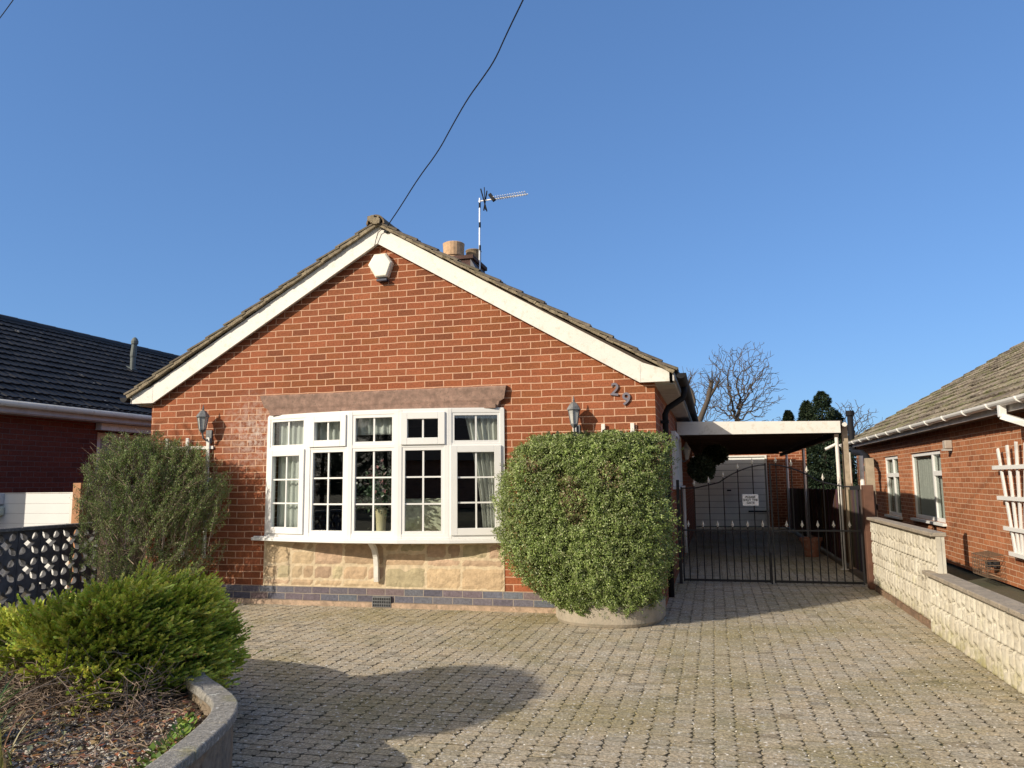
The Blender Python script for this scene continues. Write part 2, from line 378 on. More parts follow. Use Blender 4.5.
# ------------------------------------------------------------------ roofs
def tile_roof(name, p0, along, down, length, slope, gauge, width, mat, parent, cols, th=.022, lift=.028, jit=.004, mossy=0, first=0):
    """p0: ridge end; along: unit vector along ridge; down: unit vector down the slope"""
    along = Vector(along).normalized(); down = Vector(down).normalized(); nrm = along.cross(down)
    if nrm.z < 0: nrm = -nrm
    p0 = Vector(p0); mb = MB(); nC = int(math.ceil(slope / gauge)); nA = int(math.ceil(length / width))
    for i in range(nC):
        for j in range(-1 if i % 2 else 0, nA):
            a0 = j * width + (width / 2 if i % 2 else 0); a1 = a0 + width
            a0 = max(a0, 0); a1 = min(a1, length)
            if a1 - a0 < .01: continue
            d0 = i * gauge - .03; d1 = min((i + 1) * gauge + .012, slope + .02)
            z = R.gauss(0, jit * .35); tw = R.gauss(0, jit * .5); dd = R.gauss(0, jit * .4)
            cl = R.choice(cols); k = R.uniform(.8, 1.2); mb.cc = (cl[0] * k, cl[1] * k, cl[2] * k)
            prof = [(0, .0), (.12, .012), (.3, .0), (.5, .0), (.62, .012), (.8, .0), (1, 0)]
            vs = []
            for (u, h) in prof:
                aa = a0 + (a1 - a0 - .004) * u
                for (d, zb) in ((d0, .004), (d1 + dd, lift)):
                    q = p0 + along * aa + down * d
                    vs.append(q + nrm * (zb + h + z + tw * (u - .5)))
                    vs.append(q + nrm * (zb + h + z + tw * (u - .5) - th))
            n = len(prof); fs = []
            for q in range(n - 1):
                a, b2 = q * 4, (q + 1) * 4
                fs += [(a, b2, b2 + 2, a + 2), (a + 1, a + 3, b2 + 3, b2 + 1), (a + 2, b2 + 2, b2 + 3, a + 3), (a, a + 1, b2 + 1, b2)]
            fs += [(0, 2, 3, 1), ((n - 1) * 4, (n - 1) * 4 + 1, (n - 1) * 4 + 3, (n - 1) * 4 + 2)]
            mb.add(vs, fs)
    return mb.build(name, mat, parent)

# ------------------------------------------------------------------ the bungalow
XL, XR, XC = -3.11, 3.07, -.055
house = thing('brick_bungalow', (0, 0, 0), 'red brick bungalow with a white bow window and the number 29, in the middle', 'house')
L = 14.0
W0, W1, Z0, Z1 = -1.46, 1.44, .74, 2.16
apex = 4.15; ev = 2.38
sl_ = (apex - ev) / (XR + .03 - XC)
# front wall: extruded pieces butting edge to edge, one mesh
mb = MB()
def wallpoly(poly, y0=0.0, y1=.25): mb.prism([(x, y0, z) for x, z in poly], (0, y1 - y0, 0))
wallpoly([(XL, 0), (W0, 0), (W0, Z1), (XL, Z1)])
wallpoly([(W1, 0), (XR, 0), (XR, Z1), (W1, Z1)])
wallpoly([(W0, 0), (W1, 0), (W1, Z0), (W0, Z0)])
wallpoly([(XL, Z1), (XR, Z1), (XR, ev), (XC, apex), (XL, ev)])
front = mb.build('wall', m_brick, house)
mb = MB(); mb.box((XR - .25, .25, 0), (XR, L, ev)); mb.build('wall', m_bricky, house)
mb = MB(); mb.box((XL, .25, 0), (XL + .25, L, ev)); mb.build('wall', m_bricky, house)
mb = MB(); mb.prism([(XL, L, 0), (XR, L, 0), (XR, L, ev), (XC, L, apex), (XL, L, ev)], (0, .2, 0)); mb.build('wall', m_brick, house)
# plinth, footing
mb = MB(); mb.box((XL - .012, -.014, .05), (2.06, -.001, .2)); mb.build('plinth', m_blue, house)
mb = MB(); mb.box((XL - .03, -.035, -.01), (2.08, -.015, .048)); mb.build('footing', plain('footing_mortar', (.50, .36, .25), .95, var=.3, scale=12, bmp=.012, dirt=(.27, .2, .13)), house)
mb = MB()   # air brick: frame and three rows of slots
mb.box((-.085, -.044, .004), (.135, -.016, .118)); ab = mb.build('air_vent', m_lamp, house)
mb = MB()
for i in range(8):
    for j in range(3): mb.box((-.075 + i * .0265, -.0465, .012 + j * .034), (-.057 + i * .0265, -.0445, .036 + j * .034))
mb.build('slot', m_dark, ab)
# stone panel below window
mb = MB()
x0, x1 = -1.475, 1.425
rows = [(.205, .365), (.37, .525), (.53, .70)]
pal = [(.53, .39, .24), (.55, .41, .25), (.52, .375, .235), (.51, .36, .24), (.475, .40, .245), (.55, .42, .26), (.53, .38, .25)]
def ashl(xa, xb, za, zb):
    c = R.choice(pal); k = R.uniform(.80, 1.10); mb.cc = tuple(v * k for v in c)
    d = R.uniform(.009, .013); y = -.001
    nx, nz = max(2, int((xb - xa) / .04)), max(2, int((zb - za) / .04)); vs = []; fs = []
    sd = R.uniform(0, 99)
    for j in range(nz + 1):
        for i in range(nx + 1):
            u, v_ = i / nx, j / nz; e = min(u * (xb - xa), (1 - u) * (xb - xa), v_ * (zb - za), (1 - v_) * (zb - za))
            h = d * min(1, .35 + e / .014) + (.007 * noise.noise((xa * 3 + u * 5, v_ * 4, sd)) if e > .005 else 0)
            vs.append((xa + .002 + u * (xb - xa - .004), y - h - .002, za + .002 + v_ * (zb - za - .004)))
    for j in range(nz):
        for i in range(nx): a = j * (nx + 1) + i; fs.append((a, a + 1, a + nx + 2, a + nx + 1))
    mb.add(vs, fs)
x = x0
while x < x1 - .01:
    wd = R.uniform(.28, .52); xe = x + wd
    if x1 - xe < .2: xe = x1
    r = R.random()
    lo, hi = (.205, .44)
    for (lo, hi) in ((.205, .44), (.445, .70)):
        r = R.random()
        if r < .45: ashl(x, xe, lo, hi)
        elif r < .8:
            q = lo + (hi - lo) * R.choice((.35, .6)); ashl(x, xe, lo, q); xm = x + (xe - x) * R.uniform(.35, .65); ashl(x, xm, q, hi); ashl(xm, xe, q, hi)
        else:
            xm = x + (xe - x) * R.uniform(.3, .5); ashl(x, xm, lo, hi); q = (lo + hi) / 2; ashl(xm, xe, lo, q); ashl(xm, xe, q, hi)
    x = xe
mb.cc = (.62, .50, .33); mb.box((x0, -.0085, .202), (x1, -.001, .715))
mb.build('stone_panel', m_ashlar, house)
# lintel: a long stone with chamfered ends, face rolling forward
mb = MB()
pr = [(-.004, 2.165), (-.052, 2.172), (-.054, 2.235), (-.06, 2.262), (-.062, 2.392), (-.048, 2.408), (-.004, 2.41)]
xa = [(-1.42, 1.375), (-1.42, 1.375), (-1.44, 1.40), (-1.50, 1.455), (-1.555, 1.475), (-1.565, 1.48), (-1.565, 1.48)]
segs = 3; xsplit = [-.88, .33]
vs = [(a[0], p[0], p[1]) for p, a in zip(pr, xa)] + [(a[1], p[0], p[1]) for p, a in zip(pr, xa)]
n = len(pr); mb.add(vs, [(i, (i + 1) % n, (i + 1) % n + n, i + n) for i in range(n)] + [tuple(range(n)), tuple(range(n, 2 * n))[::-1]])
mb.box((-1.40, -.075, 2.163), (-.5, -.054, 2.20)); mb.box((-.44, -.078, 2.160), (1.36, -.054, 2.205))
mb.build('lintel', m_stonel, house, bevel=.004)
# bow window
VX = [(-1.455, -.02), (-.84, -.185), (-.285, -.265), (.305, -.265), (.85, -.185), (1.435, -.02)]
bow = MB(); ZB, ZT, ZR = .765, 2.155, 1.765
def seg(i): a = Vector((*VX[i], 0)); b2 = Vector((*VX[i + 1], 0)); return a, b2
def seg_box(mb, i, u0, u1, z0, z1, d0, d1):   # box in segment coordinates: u metres along, d depth outwards
    a, b2 = seg(i); d = (b2 - a).normalized(); nrm = Vector((d.y, -d.x, 0)); Ls = (b2 - a).length
    if u1 is None: u1 = Ls - u0
    P_ = lambda u, o, z: a + d * u + nrm * o + Vector((0, 0, z))
    mb.hexa([P_(u0, d0, z0), P_(u1, d0, z0), P_(u1, d1, z0), P_(u0, d1, z0), P_(u0, d0, z1), P_(u1, d0, z1), P_(u1, d1, z1), P_(u0, d1, z1)])
FW = .042
for i in range(5):
    seg_box(bow, i, FW, None, ZT - .04, ZT, -.055, .006); seg_box(bow, i, FW, None, ZB, ZB + .045, -.055, .006); seg_box(bow, i, FW, None, ZR - .02, ZR + .02, -.055, .006)
    seg_box(bow, i, -.008, FW, ZB, ZT, -.06, .0085); seg_box(bow, i, (seg(i)[1] - seg(i)[0]).length - FW, (seg(i)[1] - seg(i)[0]).length + .008, ZB, ZT, -.06, .0085)
bow_o = bow.build('bow_window', m_white, house, bevel=.003)
for i in range(5):
    Ls = (seg(i)[1] - seg(i)[0]).length
    lo_sash = i in (0, 4); hi_sash = i in (1, 3)
    for (z0, z1, sash, nz) in ((ZB + .045, ZR - .02, lo_sash, 3), (ZR + .02, ZT - .04, hi_sash, 1)):
        u0, u1 = FW, Ls - FW; f = MB()
        if sash:
            st = .062
            seg_box(f, i, u0 - .012, u0 + st, z0 - .012, z1 + .012, -.03, .028); seg_box(f, i, u1 - st, u1 + .012, z0 - .012, z1 + .012, -.03, .028)
            seg_box(f, i, u0 + st, u1 - st, z0 - .012, z0 + st, -.03, .0277); seg_box(f, i, u0 + st, u1 - st, z1 - st, z1 + .012, -.03, .0277)
            gu0, gu1, gz0, gz1 = u0 + st, u1 - st, z0 + st, z1 - st; f.build('casement', m_white, bow_o, bevel=.004); dg = .006
        else:
            st = .028 if i in (0, 4) else .033
            seg_box(f, i, u0 - .002, u0 + st, z0, z1, -.03, .001); seg_box(f, i, u1 - st, u1 + .002, z0, z1, -.03, .001)
            seg_box(f, i, u0 + st, u1 - st, z0 - .002, z0 + st, -.03, .0007); seg_box(f, i, u0 + st, u1 - st, z1 - st, z1 + .002, -.03, .0007)
            gu0, gu1, gz0, gz1 = u0 + st, u1 - st, z0 + st, z1 - st; f.build('glazing_frame', m_white, bow_o); dg = -.015
        p = MB(); seg_box(p, i, gu0 - .005, gu1 + .005, gz0 - .005, gz1 + .005, dg - .016, dg - .012); p.build('pane', m_glass, bow_o)
        gb = MB(); um = (gu0 + gu1) / 2; seg_box(gb, i, um - .0095, um + .0095, gz0, gz1, dg - .011, dg + .001)
        for k in range(1, nz): zk = gz0 + (gz1 - gz0) * k / nz; seg_box(gb, i, gu0, um - .01, zk - .0085, zk + .0085, dg - .011, dg + .0005); seg_box(gb, i, um + .01, gu1, zk - .0085, zk + .0085, dg - .011, dg + .0005)
        gb.build('glazing_bar', m_white, bow_o)
# sill follows the bow
mb = MB()
ol = [(-1.64, -.0), (-1.62, -.055), (-.88, -.235), (-.30, -.325), (.32, -.325), (.885, -.235), (1.53, -.055), (1.55, 0)]
mb.prism([(x, y, .715) for x, y in ol], (0, 0, .035)); mb.prism([(x * .985, y * .93, .7505) for x, y in ol], (0, 0, .014))
mb.build('sill', m_white, house, bevel=.004)
mb = MB(); mb.prism([(x * .9, y * .8, .60) for x, y in ol if y < -.1] + [], (0, 0, .1))
# timber corbel bracket
mb = MB()
br = [(-.002, .30), (-.045, .285), (-.06, .34), (-.065, .46), (-.085, .56), (-.13, .64), (-.22, .70), (-.235, .714), (-.002, .714), (-.002, .6), (-.05, .56), (-.035, .46), (-.002, .42)]
bo = [(-.028, .29), (-.062, .275), (-.072, .33), (-.076, .45), (-.095, .55), (-.14, .63), (-.23, .70), (-.235, .714), (-.17, .714), (-.10, .65), (-.06, .56), (-.045, .46), (-.030, .40)]
mb.prism([(-.06, y, z) for y, z in bo], (.055, 0, 0)); mb.build('bracket', m_fascia, house, bevel=.003)
# barge boards
def barge(sgn):
    mb = MB(); hw = 3.285; xi = 2.98; y0 = -.085
    T = lambda u: 4.345 - u * (4.345 - 2.56) / 3.05
    pts = [(0, 4.345), (0, 4.135), (xi, 2.372), (hw, 2.372), (hw, 2.485), (3.02, T(3.02) + .0)]
    mb.prism([(XC + sgn * u, y0, z) for u, z in pts], (0, .022, 0)); o = mb.build('barge_board', m_fascia, house, bevel=.002)
    mb = MB()   # soffit behind the board
    a, b2 = (0.0, 4.155), (xi + .02, 2.395)
    mb.prism([(XC + sgn * a[0], y0 + .0225, a[1] + .0), (XC + sgn * a[0], y0 + .0225, a[1] + .06), (XC + sgn * b2[0], y0 + .0225, b2[1] + .06), (XC + sgn * b2[0], y0 + .0225, b2[1])], (0, -y0 - .0235, 0))
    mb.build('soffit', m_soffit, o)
    mb = MB(); mb.box((XC + sgn * (xi + .03) if sgn > 0 else XC + sgn * (hw - .004), y0 + .0225, 2.376), (XC + sgn * (hw - .004) if sgn > 0 else XC + sgn * (xi + .03), .1, 2.47)); mb.build('box_end', m_fascia, o)
    mb = MB(); mb.box((XC + sgn * 2.988 - .002, y0 - .0012, 2.376), (XC + sgn * 2.988 + .002, y0 - .0004, 2.575)); mb.build('board_joint', m_soffit, o)
    return o
barge(1); barge(-1)
# roof slopes
rise = 4.385; ex, ez = 3.34, 2.478
Ls = math.hypot(ex, rise - ez)
TC = [(.14, .115, .09), (.165, .135, .10), (.115, .095, .075), (.18, .15, .11)]
for sgn in (1, -1):
    dn = Vector((sgn * ex, 0, ez - rise)).normalized()
    ro = tile_roof('roof', (XC, -.14, rise), (0, 1, 0), dn, L + .3, Ls, .283, .33, m_tile, house, TC, lift=.030, th=.02)
    # verge mortar and undercloak
    mb = MB(); nn = dn.cross(Vector((0, 1, 0)));
    if nn.z < 0: nn = -nn
    for k in range(44):
        a = Vector((XC, -.132 + R.uniform(-.004, .003), rise)) + dn * (k * Ls / 44); b2 = Vector((XC, -.132 + R.uniform(-.004, .003), rise)) + dn * ((k + 1) * Ls / 44 + .002)
        t0 = R.uniform(.036, .046) if sgn < 0 else R.uniform(.026, .036); mb.hexa([a - nn * t0, b2 - nn * t0, b2 - nn * t0 + Vector((0, .06, 0)), a - nn * t0 + Vector((0, .06, 0)), a - nn * .008, b2 + nn * .002, b2 + nn * .002 + Vector((0, .06, 0)), a - nn * .008 + Vector((0, .06, 0))])
    mb.build('verge_mortar', m_mort, ro)
    mb = MB(); mb.prism([(XC, -.07, rise - .05), (XC + sgn * (ex - .05), -.07, ez - .05 + .03), (XC + sgn * (ex - .05), -.07, ez - .09 + .03), (XC, -.07, rise - .09)], (0, L, 0)); mb.build('roof_deck', m_joist, ro)
# ridge tiles
mb = MB()
for k in range(27):
    y = -.15 + k * .45; n = 10; vs = []
    for yy in (y, y + .452):
        for (r, zo) in ((.115, .0), (.095, -.0)):
            for j in range(n + 1):
                a = math.pi * (-.02 + 1.04 * j / n); vs.append((XC + math.cos(a) * r, yy + R.uniform(-.002, .002), rise - .03 + math.sin(a) * r * .95 + (.006 if k % 2 else 0)))
    m_ = n + 1; fs = []
    for j in range(n): fs += [(j, j + 1, 2 * m_ + j + 1, 2 * m_ + j), (m_ + j, 3 * m_ + j, 3 * m_ + j + 1, m_ + j + 1), (j, m_ + j, m_ + j + 1, j + 1), (2 * m_ + j, 2 * m_ + j + 1, 3 * m_ + j + 1, 3 * m_ + j)]
    mb.cc = tuple(v * R.uniform(.8, 1.2) for v in (.19, .16, .11)); mb.add(vs, fs)
ridge = mb.build('ridge_tiles', m_tile, house, smooth=False)
mb = MB()
for _ in range(26):
    a = R.uniform(.1, math.pi - .1); r = R.uniform(0, .085); cx, cz = XC + math.cos(a) * r, rise - .02 + math.sin(a) * r
    q = R.uniform(.015, .035); mb.hexa([(cx + sx * q * R.uniform(.6, 1), -.152 + sy * .014 + R.uniform(-.006, 0), cz + sz * q * R.uniform(.6, 1)) for sz in (-1, 1) for sx, sy in ((-1, -1), (1, -1), (1, 1), (-1, 1))])
mb.build('ridge_mortar', m_mort, ridge, bevel=.004)
# gutters, soffits along the sides
for sgn in (1, -1):
    xg = XC + sgn * 3.40; mb = MB(); n = 8; vs = []
    for yy in (-.1, L):
        for r in (.055, .05):
            for j in range(n + 1): a = math.pi * (1 + j / n); vs.append((xg + math.cos(a) * r, yy, 2.45 + math.sin(a) * r))
    m_ = n + 1; fs = []
    for j in range(n): fs += [(j, j + 1, 2 * m_ + j + 1, 2 * m_ + j), (m_ + j, m_ + j + 1, 3 * m_ + j + 1, 3 * m_ + j)]
    fs += [tuple(range(m_))]
    mb.add(vs, fs); gt = mb.build('gutter', m_black, house)
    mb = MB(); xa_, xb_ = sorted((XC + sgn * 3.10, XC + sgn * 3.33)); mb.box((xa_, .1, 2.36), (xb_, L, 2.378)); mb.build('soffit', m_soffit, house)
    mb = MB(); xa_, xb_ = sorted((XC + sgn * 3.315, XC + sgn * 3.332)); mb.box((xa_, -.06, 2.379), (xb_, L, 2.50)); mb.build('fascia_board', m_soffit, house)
mb = MB(); mb.tube([(3.345, .75, 2.41), (3.345, .75, 2.34), (3.33, .75, 2.28), (3.16, .75, 2.17), (3.125, .75, 2.10), (3.125, .75, .08)], .034, 10); mb.build('downpipe', m_black, house, smooth=True)
for z in (.5, 1.3, 2.0): mb = MB(); mb.box((3.071, .70, z), (3.165, .80, z + .03)); mb.build('downpipe_clip', m_black, house)
# chimney (part) with pots
ch = MB(); ch.box((-.30, 2.7, 3.9), (.22, 3.4, 4.72)); ch.box((-.33, 2.67, 4.72), (.25, 3.43, 4.78)); ch_o = ch.build('chimney', plain('sooty_brick', (.10, .055, .045), .95, var=.3, bmp=.01), house, bevel=.006)
mb = MB(); mb.lathe((-.12, 2.85, 4.77), [(.14, 0), (.14, .04), (.158, .05), (.165, .20), (.17, .25), (.15, .262), (.12, .255), (.12, .1)], 20); mb.build('chimney_pot', m_pot, ch_o, smooth=False)
mb = MB(); mb.lathe((.09, 3.2, 4.77), [(.12, 0), (.12, .2), (.13, .22), (.12, .235), (.095, .23), (.09, .05)], 20); mb.build('chimney_pot', plain('old_clay', (.22, .16, .1), .9), ch_o)
mb = MB(); mb.prism([(.20, 2.69, 4.05), (.20, 2.69, 4.72), (.52, 2.69, 4.13), (.52, 2.69, 4.05)], (0, .72, 0)); mb.build('flashing', m_lead, ch_o)
# house number: 2 and 9 on a falling line
def textobj(txt, size, mat, parent, loc, rot, name, ext=.004, bold=0, align='CENTER', sx=1):
    cu = bpy.data.curves.new('txt', 'FONT'); cu.body = txt; cu.size = size; cu.extrude = ext; cu.align_x = align; cu.align_y = 'CENTER'; cu.offset = bold; cu.space_line = .95
    tmp = bpy.data.objects.new('tmp', cu); me = bpy.data.meshes.new_from_object(tmp); bpy.data.objects.remove(tmp); bpy.data.curves.remove(cu)
    me.materials.clear(); me.materials.append(mat)
    o = bpy.data.objects.new(name, me); COL.objects.link(o); o.parent = parent; o.location = Vector(loc) - origin(parent); o.rotation_euler = rot; o.scale = (sx, 1, 1); return o
textobj('2', .185, m_num, house, (2.655, -.016, 2.312), (math.radians(90), math.radians(8), 0), 'house_number', .006, .003)
textobj('9', .185, m_num, house, (2.770, -.016, 2.205), (math.radians(90), math.radians(8), 0), 'house_number', .006, .003)
# side window with white frame, and white pipe
mb = MB(); mb.box((3.071, 3.0, 1.27), (3.13, 3.06, 2.05)); mb.box((3.071, 4.94, 1.27), (3.13, 5.0, 2.05)); mb.box((3.071, 3.06, 1.27), (3.13, 4.94, 1.33)); mb.box((3.071, 3.06, 1.99), (3.13, 4.94, 2.05)); mb.box((3.071, 3.95, 1.33), (3.13, 4.01, 1.99))
sw = mb.build('window', m_white, house); mb = MB(); mb.box((3.072, 3.06, 1.33), (3.09, 4.94, 1.99)); mb.build('pane', plain('dark_glass', (.03, .035, .04), .08), sw)
mb = MB(); mb.box((3.071, 2.95, 1.23), (3.17, 5.05, 1.265)); mb.build('sill', m_white, sw)
mb = MB(); mb.tube([(3.11, 5.85, .1), (3.11, 5.85, 1.24)], .03, 8); mb.build('waste_pipe', m_white, house, smooth=True)
# room behind the bow window
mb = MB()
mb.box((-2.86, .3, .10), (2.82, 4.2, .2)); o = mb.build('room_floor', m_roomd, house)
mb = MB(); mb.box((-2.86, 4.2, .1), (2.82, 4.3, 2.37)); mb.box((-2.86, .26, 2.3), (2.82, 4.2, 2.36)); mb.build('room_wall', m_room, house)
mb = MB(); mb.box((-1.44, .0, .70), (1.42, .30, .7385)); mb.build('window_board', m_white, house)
def head(y0, y1, z0, z1):
    mb = MB(); mb.prism([(x * .97, y * .9 + .01, z0) for x, y in ol if y < -.03] + [(1.43, .02, z0), (-1.45, .02, z0)][0:2], (0, 0, z1 - z0)); return mb
mb = MB(); mb.prism([(*v, ZT + .001) for v in VX] , (0, 0, .012)); mb.build('window_head', m_white, house)

# things on the wall of the bungalow
def lantern(loc, label, rot=0, flipx=False):
    x, y, z = loc; t = thing('wall_lantern', loc, label, 'wall light', 'lanterns on the brick wall')
    mb = MB(); mb.box((x - .04, y - .018, z - .36), (x + .04, y, z - .2)); mb.tube([(x, y - .01, z - .28), (x, y - .06, z - .33), (x, y - .12, z - .30), (x, y - .14, z - .24)], .011, 8); mb.build('bracket', m_lamp, t, bevel=.003)
    c = (x, y - .14, z)
    mb = MB()
    def hexr(r, zz_): r *= .82; return [(c[0] + math.cos(math.pi / 6 + j * math.pi / 3) * r, c[1] + math.sin(math.pi / 6 + j * math.pi / 3) * r, z + zz_) for j in range(6)]
    def stack(mb, prof):
        vs = []; fs = []
        for r, q in prof: vs += hexr(r, q)
        for i in range(len(prof) - 1):
            for j in range(6): fs.append((i * 6 + j, i * 6 + (j + 1) % 6, (i + 1) * 6 + (j + 1) % 6, (i + 1) * 6 + j))
        fs += [tuple(range(6))[::-1], tuple(range(6 * (len(prof) - 1), 6 * len(prof)))]; mb.add(vs, fs)
    stack(mb, [(.098, -.052), (.094, -.044), (.078, -.02), (.048, .015), (.022, .03), (.012, .036), (.018, .048), (.010, .062), (.004, .095)]); mb.build('cap', m_lamp, t)
    mb = MB(); stack(mb, [(.074, -.052), (.045, -.195)]); mb.build('glass', m_glassf, t)
    mb = MB()
    a, b2 = hexr(.078, -.05), hexr(.048, -.195)
    for p, q in zip(a, b2): mb.tube([p, q], .005, 5)
    stack(mb, [(.05, -.195), (.052, -.205), (.03, -.23), (.012, -.245), (.008, -.262)]); mb.build('cage', m_lamp, t)
    return t
lantern((-2.27, 0, 2.22), 'dull grey wall lantern left of the bow window, above the loose shrub')
lantern((2.235, 0, 2.155), 'dull grey wall lantern right of the bow window, above the dense clipped bush')
t = thing('alarm_box', (-.022, 0, 3.87), 'white six sided alarm box high on the brick gable under the peak', 'alarm box')
mb = MB(); cx, cz = -.022, 3.872
hx = [(x_ * .92, z_ * .92) for x_, z_ in ((-.085, .155), (.075, .155), (.16, .03), (.095, -.15), (-.06, -.155), (-.17, .02))]
mb.add([(cx + x, -.001, cz + z) for x, z in hx] + [(cx + x, -.065, cz + z) for x, z in hx] + [(cx + x * .88, -.085, cz + z * .88) for x, z in hx], [tuple(range(6))[::-1], tuple(range(12, 18))] + [(i, (i + 1) % 6, (i + 1) % 6 + 6, i + 6) for i in range(6)] + [(i + 6, (i + 1) % 6 + 6, (i + 1) % 6 + 12, i + 12) for i in range(6)])
mb.build('cover', plain('cream_plastic', (.80, .76, .64), .4, var=.03), t, bevel=.006)
mb = MB(); mb.box((cx - .045, -.075, cz - .185), (cx + .085, -.004, cz - .157)); mb.build('strobe', plain('dark_strobe', (.02, .03, .06), .3), t, bevel=.004)

t = thing('cable_hook', (-.03, -.1, 4.27), 'tiny cable hook and loop at the peak of the white gable boards', 'cable hook')
mb = MB(); mb.tube([(.06, -.10, 4.27), (.02, -.12, 4.29), (-.03, -.115, 4.26), (-.06, -.11, 4.18), (-.08, -.105, 4.10)], .0045, 5); mb.build('loop', m_black, t)
mb = MB(); mb.box((.045, -.115, 4.25), (.085, -.086, 4.30)); mb.build('hook', m_black, t, bevel=.004)
# TV aerial on the right slope behind the verge
t = thing('tv_aerial', (.25, 3, 4.1), 'thin television aerial on a tall pole above the bungalow roof', 'aerial')
mb = MB(); mb.tube([(.245, 3, 4.0), (.262, 3, 5.78)], .014, 8); mb.build('pole', m_alu, t)
for z in (5.62, 5.30, 4.93, 4.52): mb = MB(); mb.tube([(.259, 3, z), (.2595, 3, z + .085)], .0165, 8); mb.build('tape_band', m_black, t)
mb = MB(); mb.bar((.24, 3, 5.73), (1.03, 3.03, 5.775), .016, .016); mb.build('boom', m_alu, t)
mb = MB()
for k in range(14):
    xx = .50 + k * .038; z = 5.73 + (xx - .24) * .057; mb.tube([(xx, 2.93, z + .012), (xx, 3.09, z + .012)], .006, 5); mb.tube([(xx, 3.0, z - .035), (xx, 3.0, z + .035)], .004, 5)
mb.build('director', m_alu, t)
mb = MB(); mb.tube([(.30, 2.92, 5.90), (.37, 3.02, 5.56)], .011, 6); mb.tube([(.30, 3.08, 5.60), (.385, 2.98, 5.88)], .011, 6); mb.tube([(.335, 3.0, 5.95), (.35, 3.0, 5.58)], .008, 6); mb.build('reflector', m_black, t)
mb = MB(); mb.bar((.42, 3.0, 5.83), (.50, 3.0, 5.71), .05, .055); mb.build('dipole_box', m_black, t, bevel=.01)

# overhead cables
def cable(pxs, ys, ext, label, r=.0085):
    pts = [PY(x, y, Y) for (x, y), Y in zip(pxs, ys)]
    pts.append(pts[-1] + (pts[-1] - pts[-2]).normalized() * ext)
    for _ in range(2):
        q = [pts[0]]
        for a, b2 in zip(pts[:-1], pts[1:]): q += [a.lerp(b2, .25), a.lerp(b2, .75)]
        pts = q + [pts[-1]]
    o = MB().tube(pts, r, 6).build('overhead_cable', m_black); tag(o, label, 'cable')
cable([(384, 232), (390, 222), (399, 209), (419, 177), (438, 152), (452, 126), (468, 98), (482, 79), (495, 60), (506, 35), (523, 0)], [-.1, -.16, -.3, -.6, -.9, -1.2, -1.5, -1.75, -2.0, -2.3, -2.7], 6, 'black service cable rising from the gable peak into the sky', .0065)
cable([(-8, 28), (3, 14), (16, -4)], [3, 2.5, 2.0], 5, 'short black cable end crossing the top left corner of the sky', .008)

# ------------------------------------------------------------------ left neighbour
nb = thing('neighbour_bungalow', (-8.5, 0, 0), 'dark red brick bungalow with black tiled roof, beyond the pierced block wall', 'house', )
mb = MB(); mb.box((-6.3, -.6, 0), (-6.1, 2.35, 2.5)); mb.box((-6.55, 2.35, 0), (-6.35, 13, 2.5)); mb.box((-6.35, 2.33, 0), (-6.301, 2.36, 2.5)); mb.build('wall', m_bl, nb)
mb = MB(); mb.prism([(-12.9, -.6, 0), (-6.3, -.6, 0), (-6.3, -.6, 2.5), (-9.5, -.6, 4.4), (-12.9, -.6, 2.5)], (0, .2, 0)); mb.build('wall', m_blx, nb); mb = MB(); mb.prism([(-12.9, 12.8, 0), (-6.55, 12.8, 0), (-6.55, 12.8, 2.5), (-9.5, 12.8, 4.4), (-12.9, 12.8, 2.5)], (0, .2, 0)); mb.build('wall', m_blx, nb)
dn = Vector((3.6, 0, -2.0)).normalized()
for sgn in (1, -1):
    ro = tile_roof('roof', (-9.4, -.8, 4.56), (0, 1, 0), (dn.x * sgn, 0, dn.z), 14, 4.12, .27, .30, m_tileL, nb, [(.016, .016, .017), (.022, .021, .021), (.013, .013, .014)], lift=.034, th=.02, jit=.005)
mb = MB()
for k in range(31): mb.tube([(-9.4, -.8 + k * .45, 4.53), (-9.4, -.8 + k * .45 + .448, 4.53 + .006)], .10, 10)
mb.build('ridge_tiles', plain('dark_ridge', (.025, .025, .028), .7), nb)
mb = MB(); mb.box((-5.86, -.7, 2.40), (-5.84, 13, 2.545)); mb.build('fascia_board', m_soffit, nb)
mb = MB(); mb.box((-6.349, -.6, 2.385), (-5.862, 13, 2.40)); mb.build('soffit', m_soffit, nb)
mb = MB(); mb.tube([(-5.79, -.8, 2.52), (-5.79, 13, 2.52)], .05, 10); mb.build('gutter', m_fascia, nb, smooth=True)
mb = MB(); mb.box((-6.09, 2.3, 2.27), (-5.98, 8, 2.38)); mb.build('porch_fascia', m_fascia, nb)
mb = MB(); mb.box((-6.34, 2.55, 1.45), (-6.28, 2.62, 2.25)); mb.box((-6.34, 4.6, 1.45), (-6.28, 4.67, 2.25)); mb.box((-6.34, 2.62, 1.45), (-6.28, 4.6, 1.52)); mb.box((-6.34, 2.62, 2.18), (-6.28, 4.6, 2.25)); wn = mb.build('window', m_white, nb)
mb = MB(); mb.box((-6.345, 2.6, 1.5), (-6.32, 4.62, 2.2)); mb.build('pane', plain('pale_blind_glass', (.30, .31, .33), .3), wn)
mb = MB(); mb.tube([(-7.88, 5.1, 3.55), (-7.88, 5.1, 3.98)], .052, 10); mb.tube([(-7.88, 5.1, 3.98), (-7.88, 5.1, 4.02), (-7.86, 5.1, 4.28)], [.05, .062, .052], 10); mb.lathe((-7.86, 5.1, 4.27), [(.07, 0), (.072, .06), (.05, .11), (.02, .14), (.001, .145)], 12); mb.bar((-7.99, 5.1, 3.77), (-7.84, 5.1, 3.70), .16, .09); mb.build('roof_vent_pipe', plain('grey_green_vent', (.13, .15, .14), .7), nb)

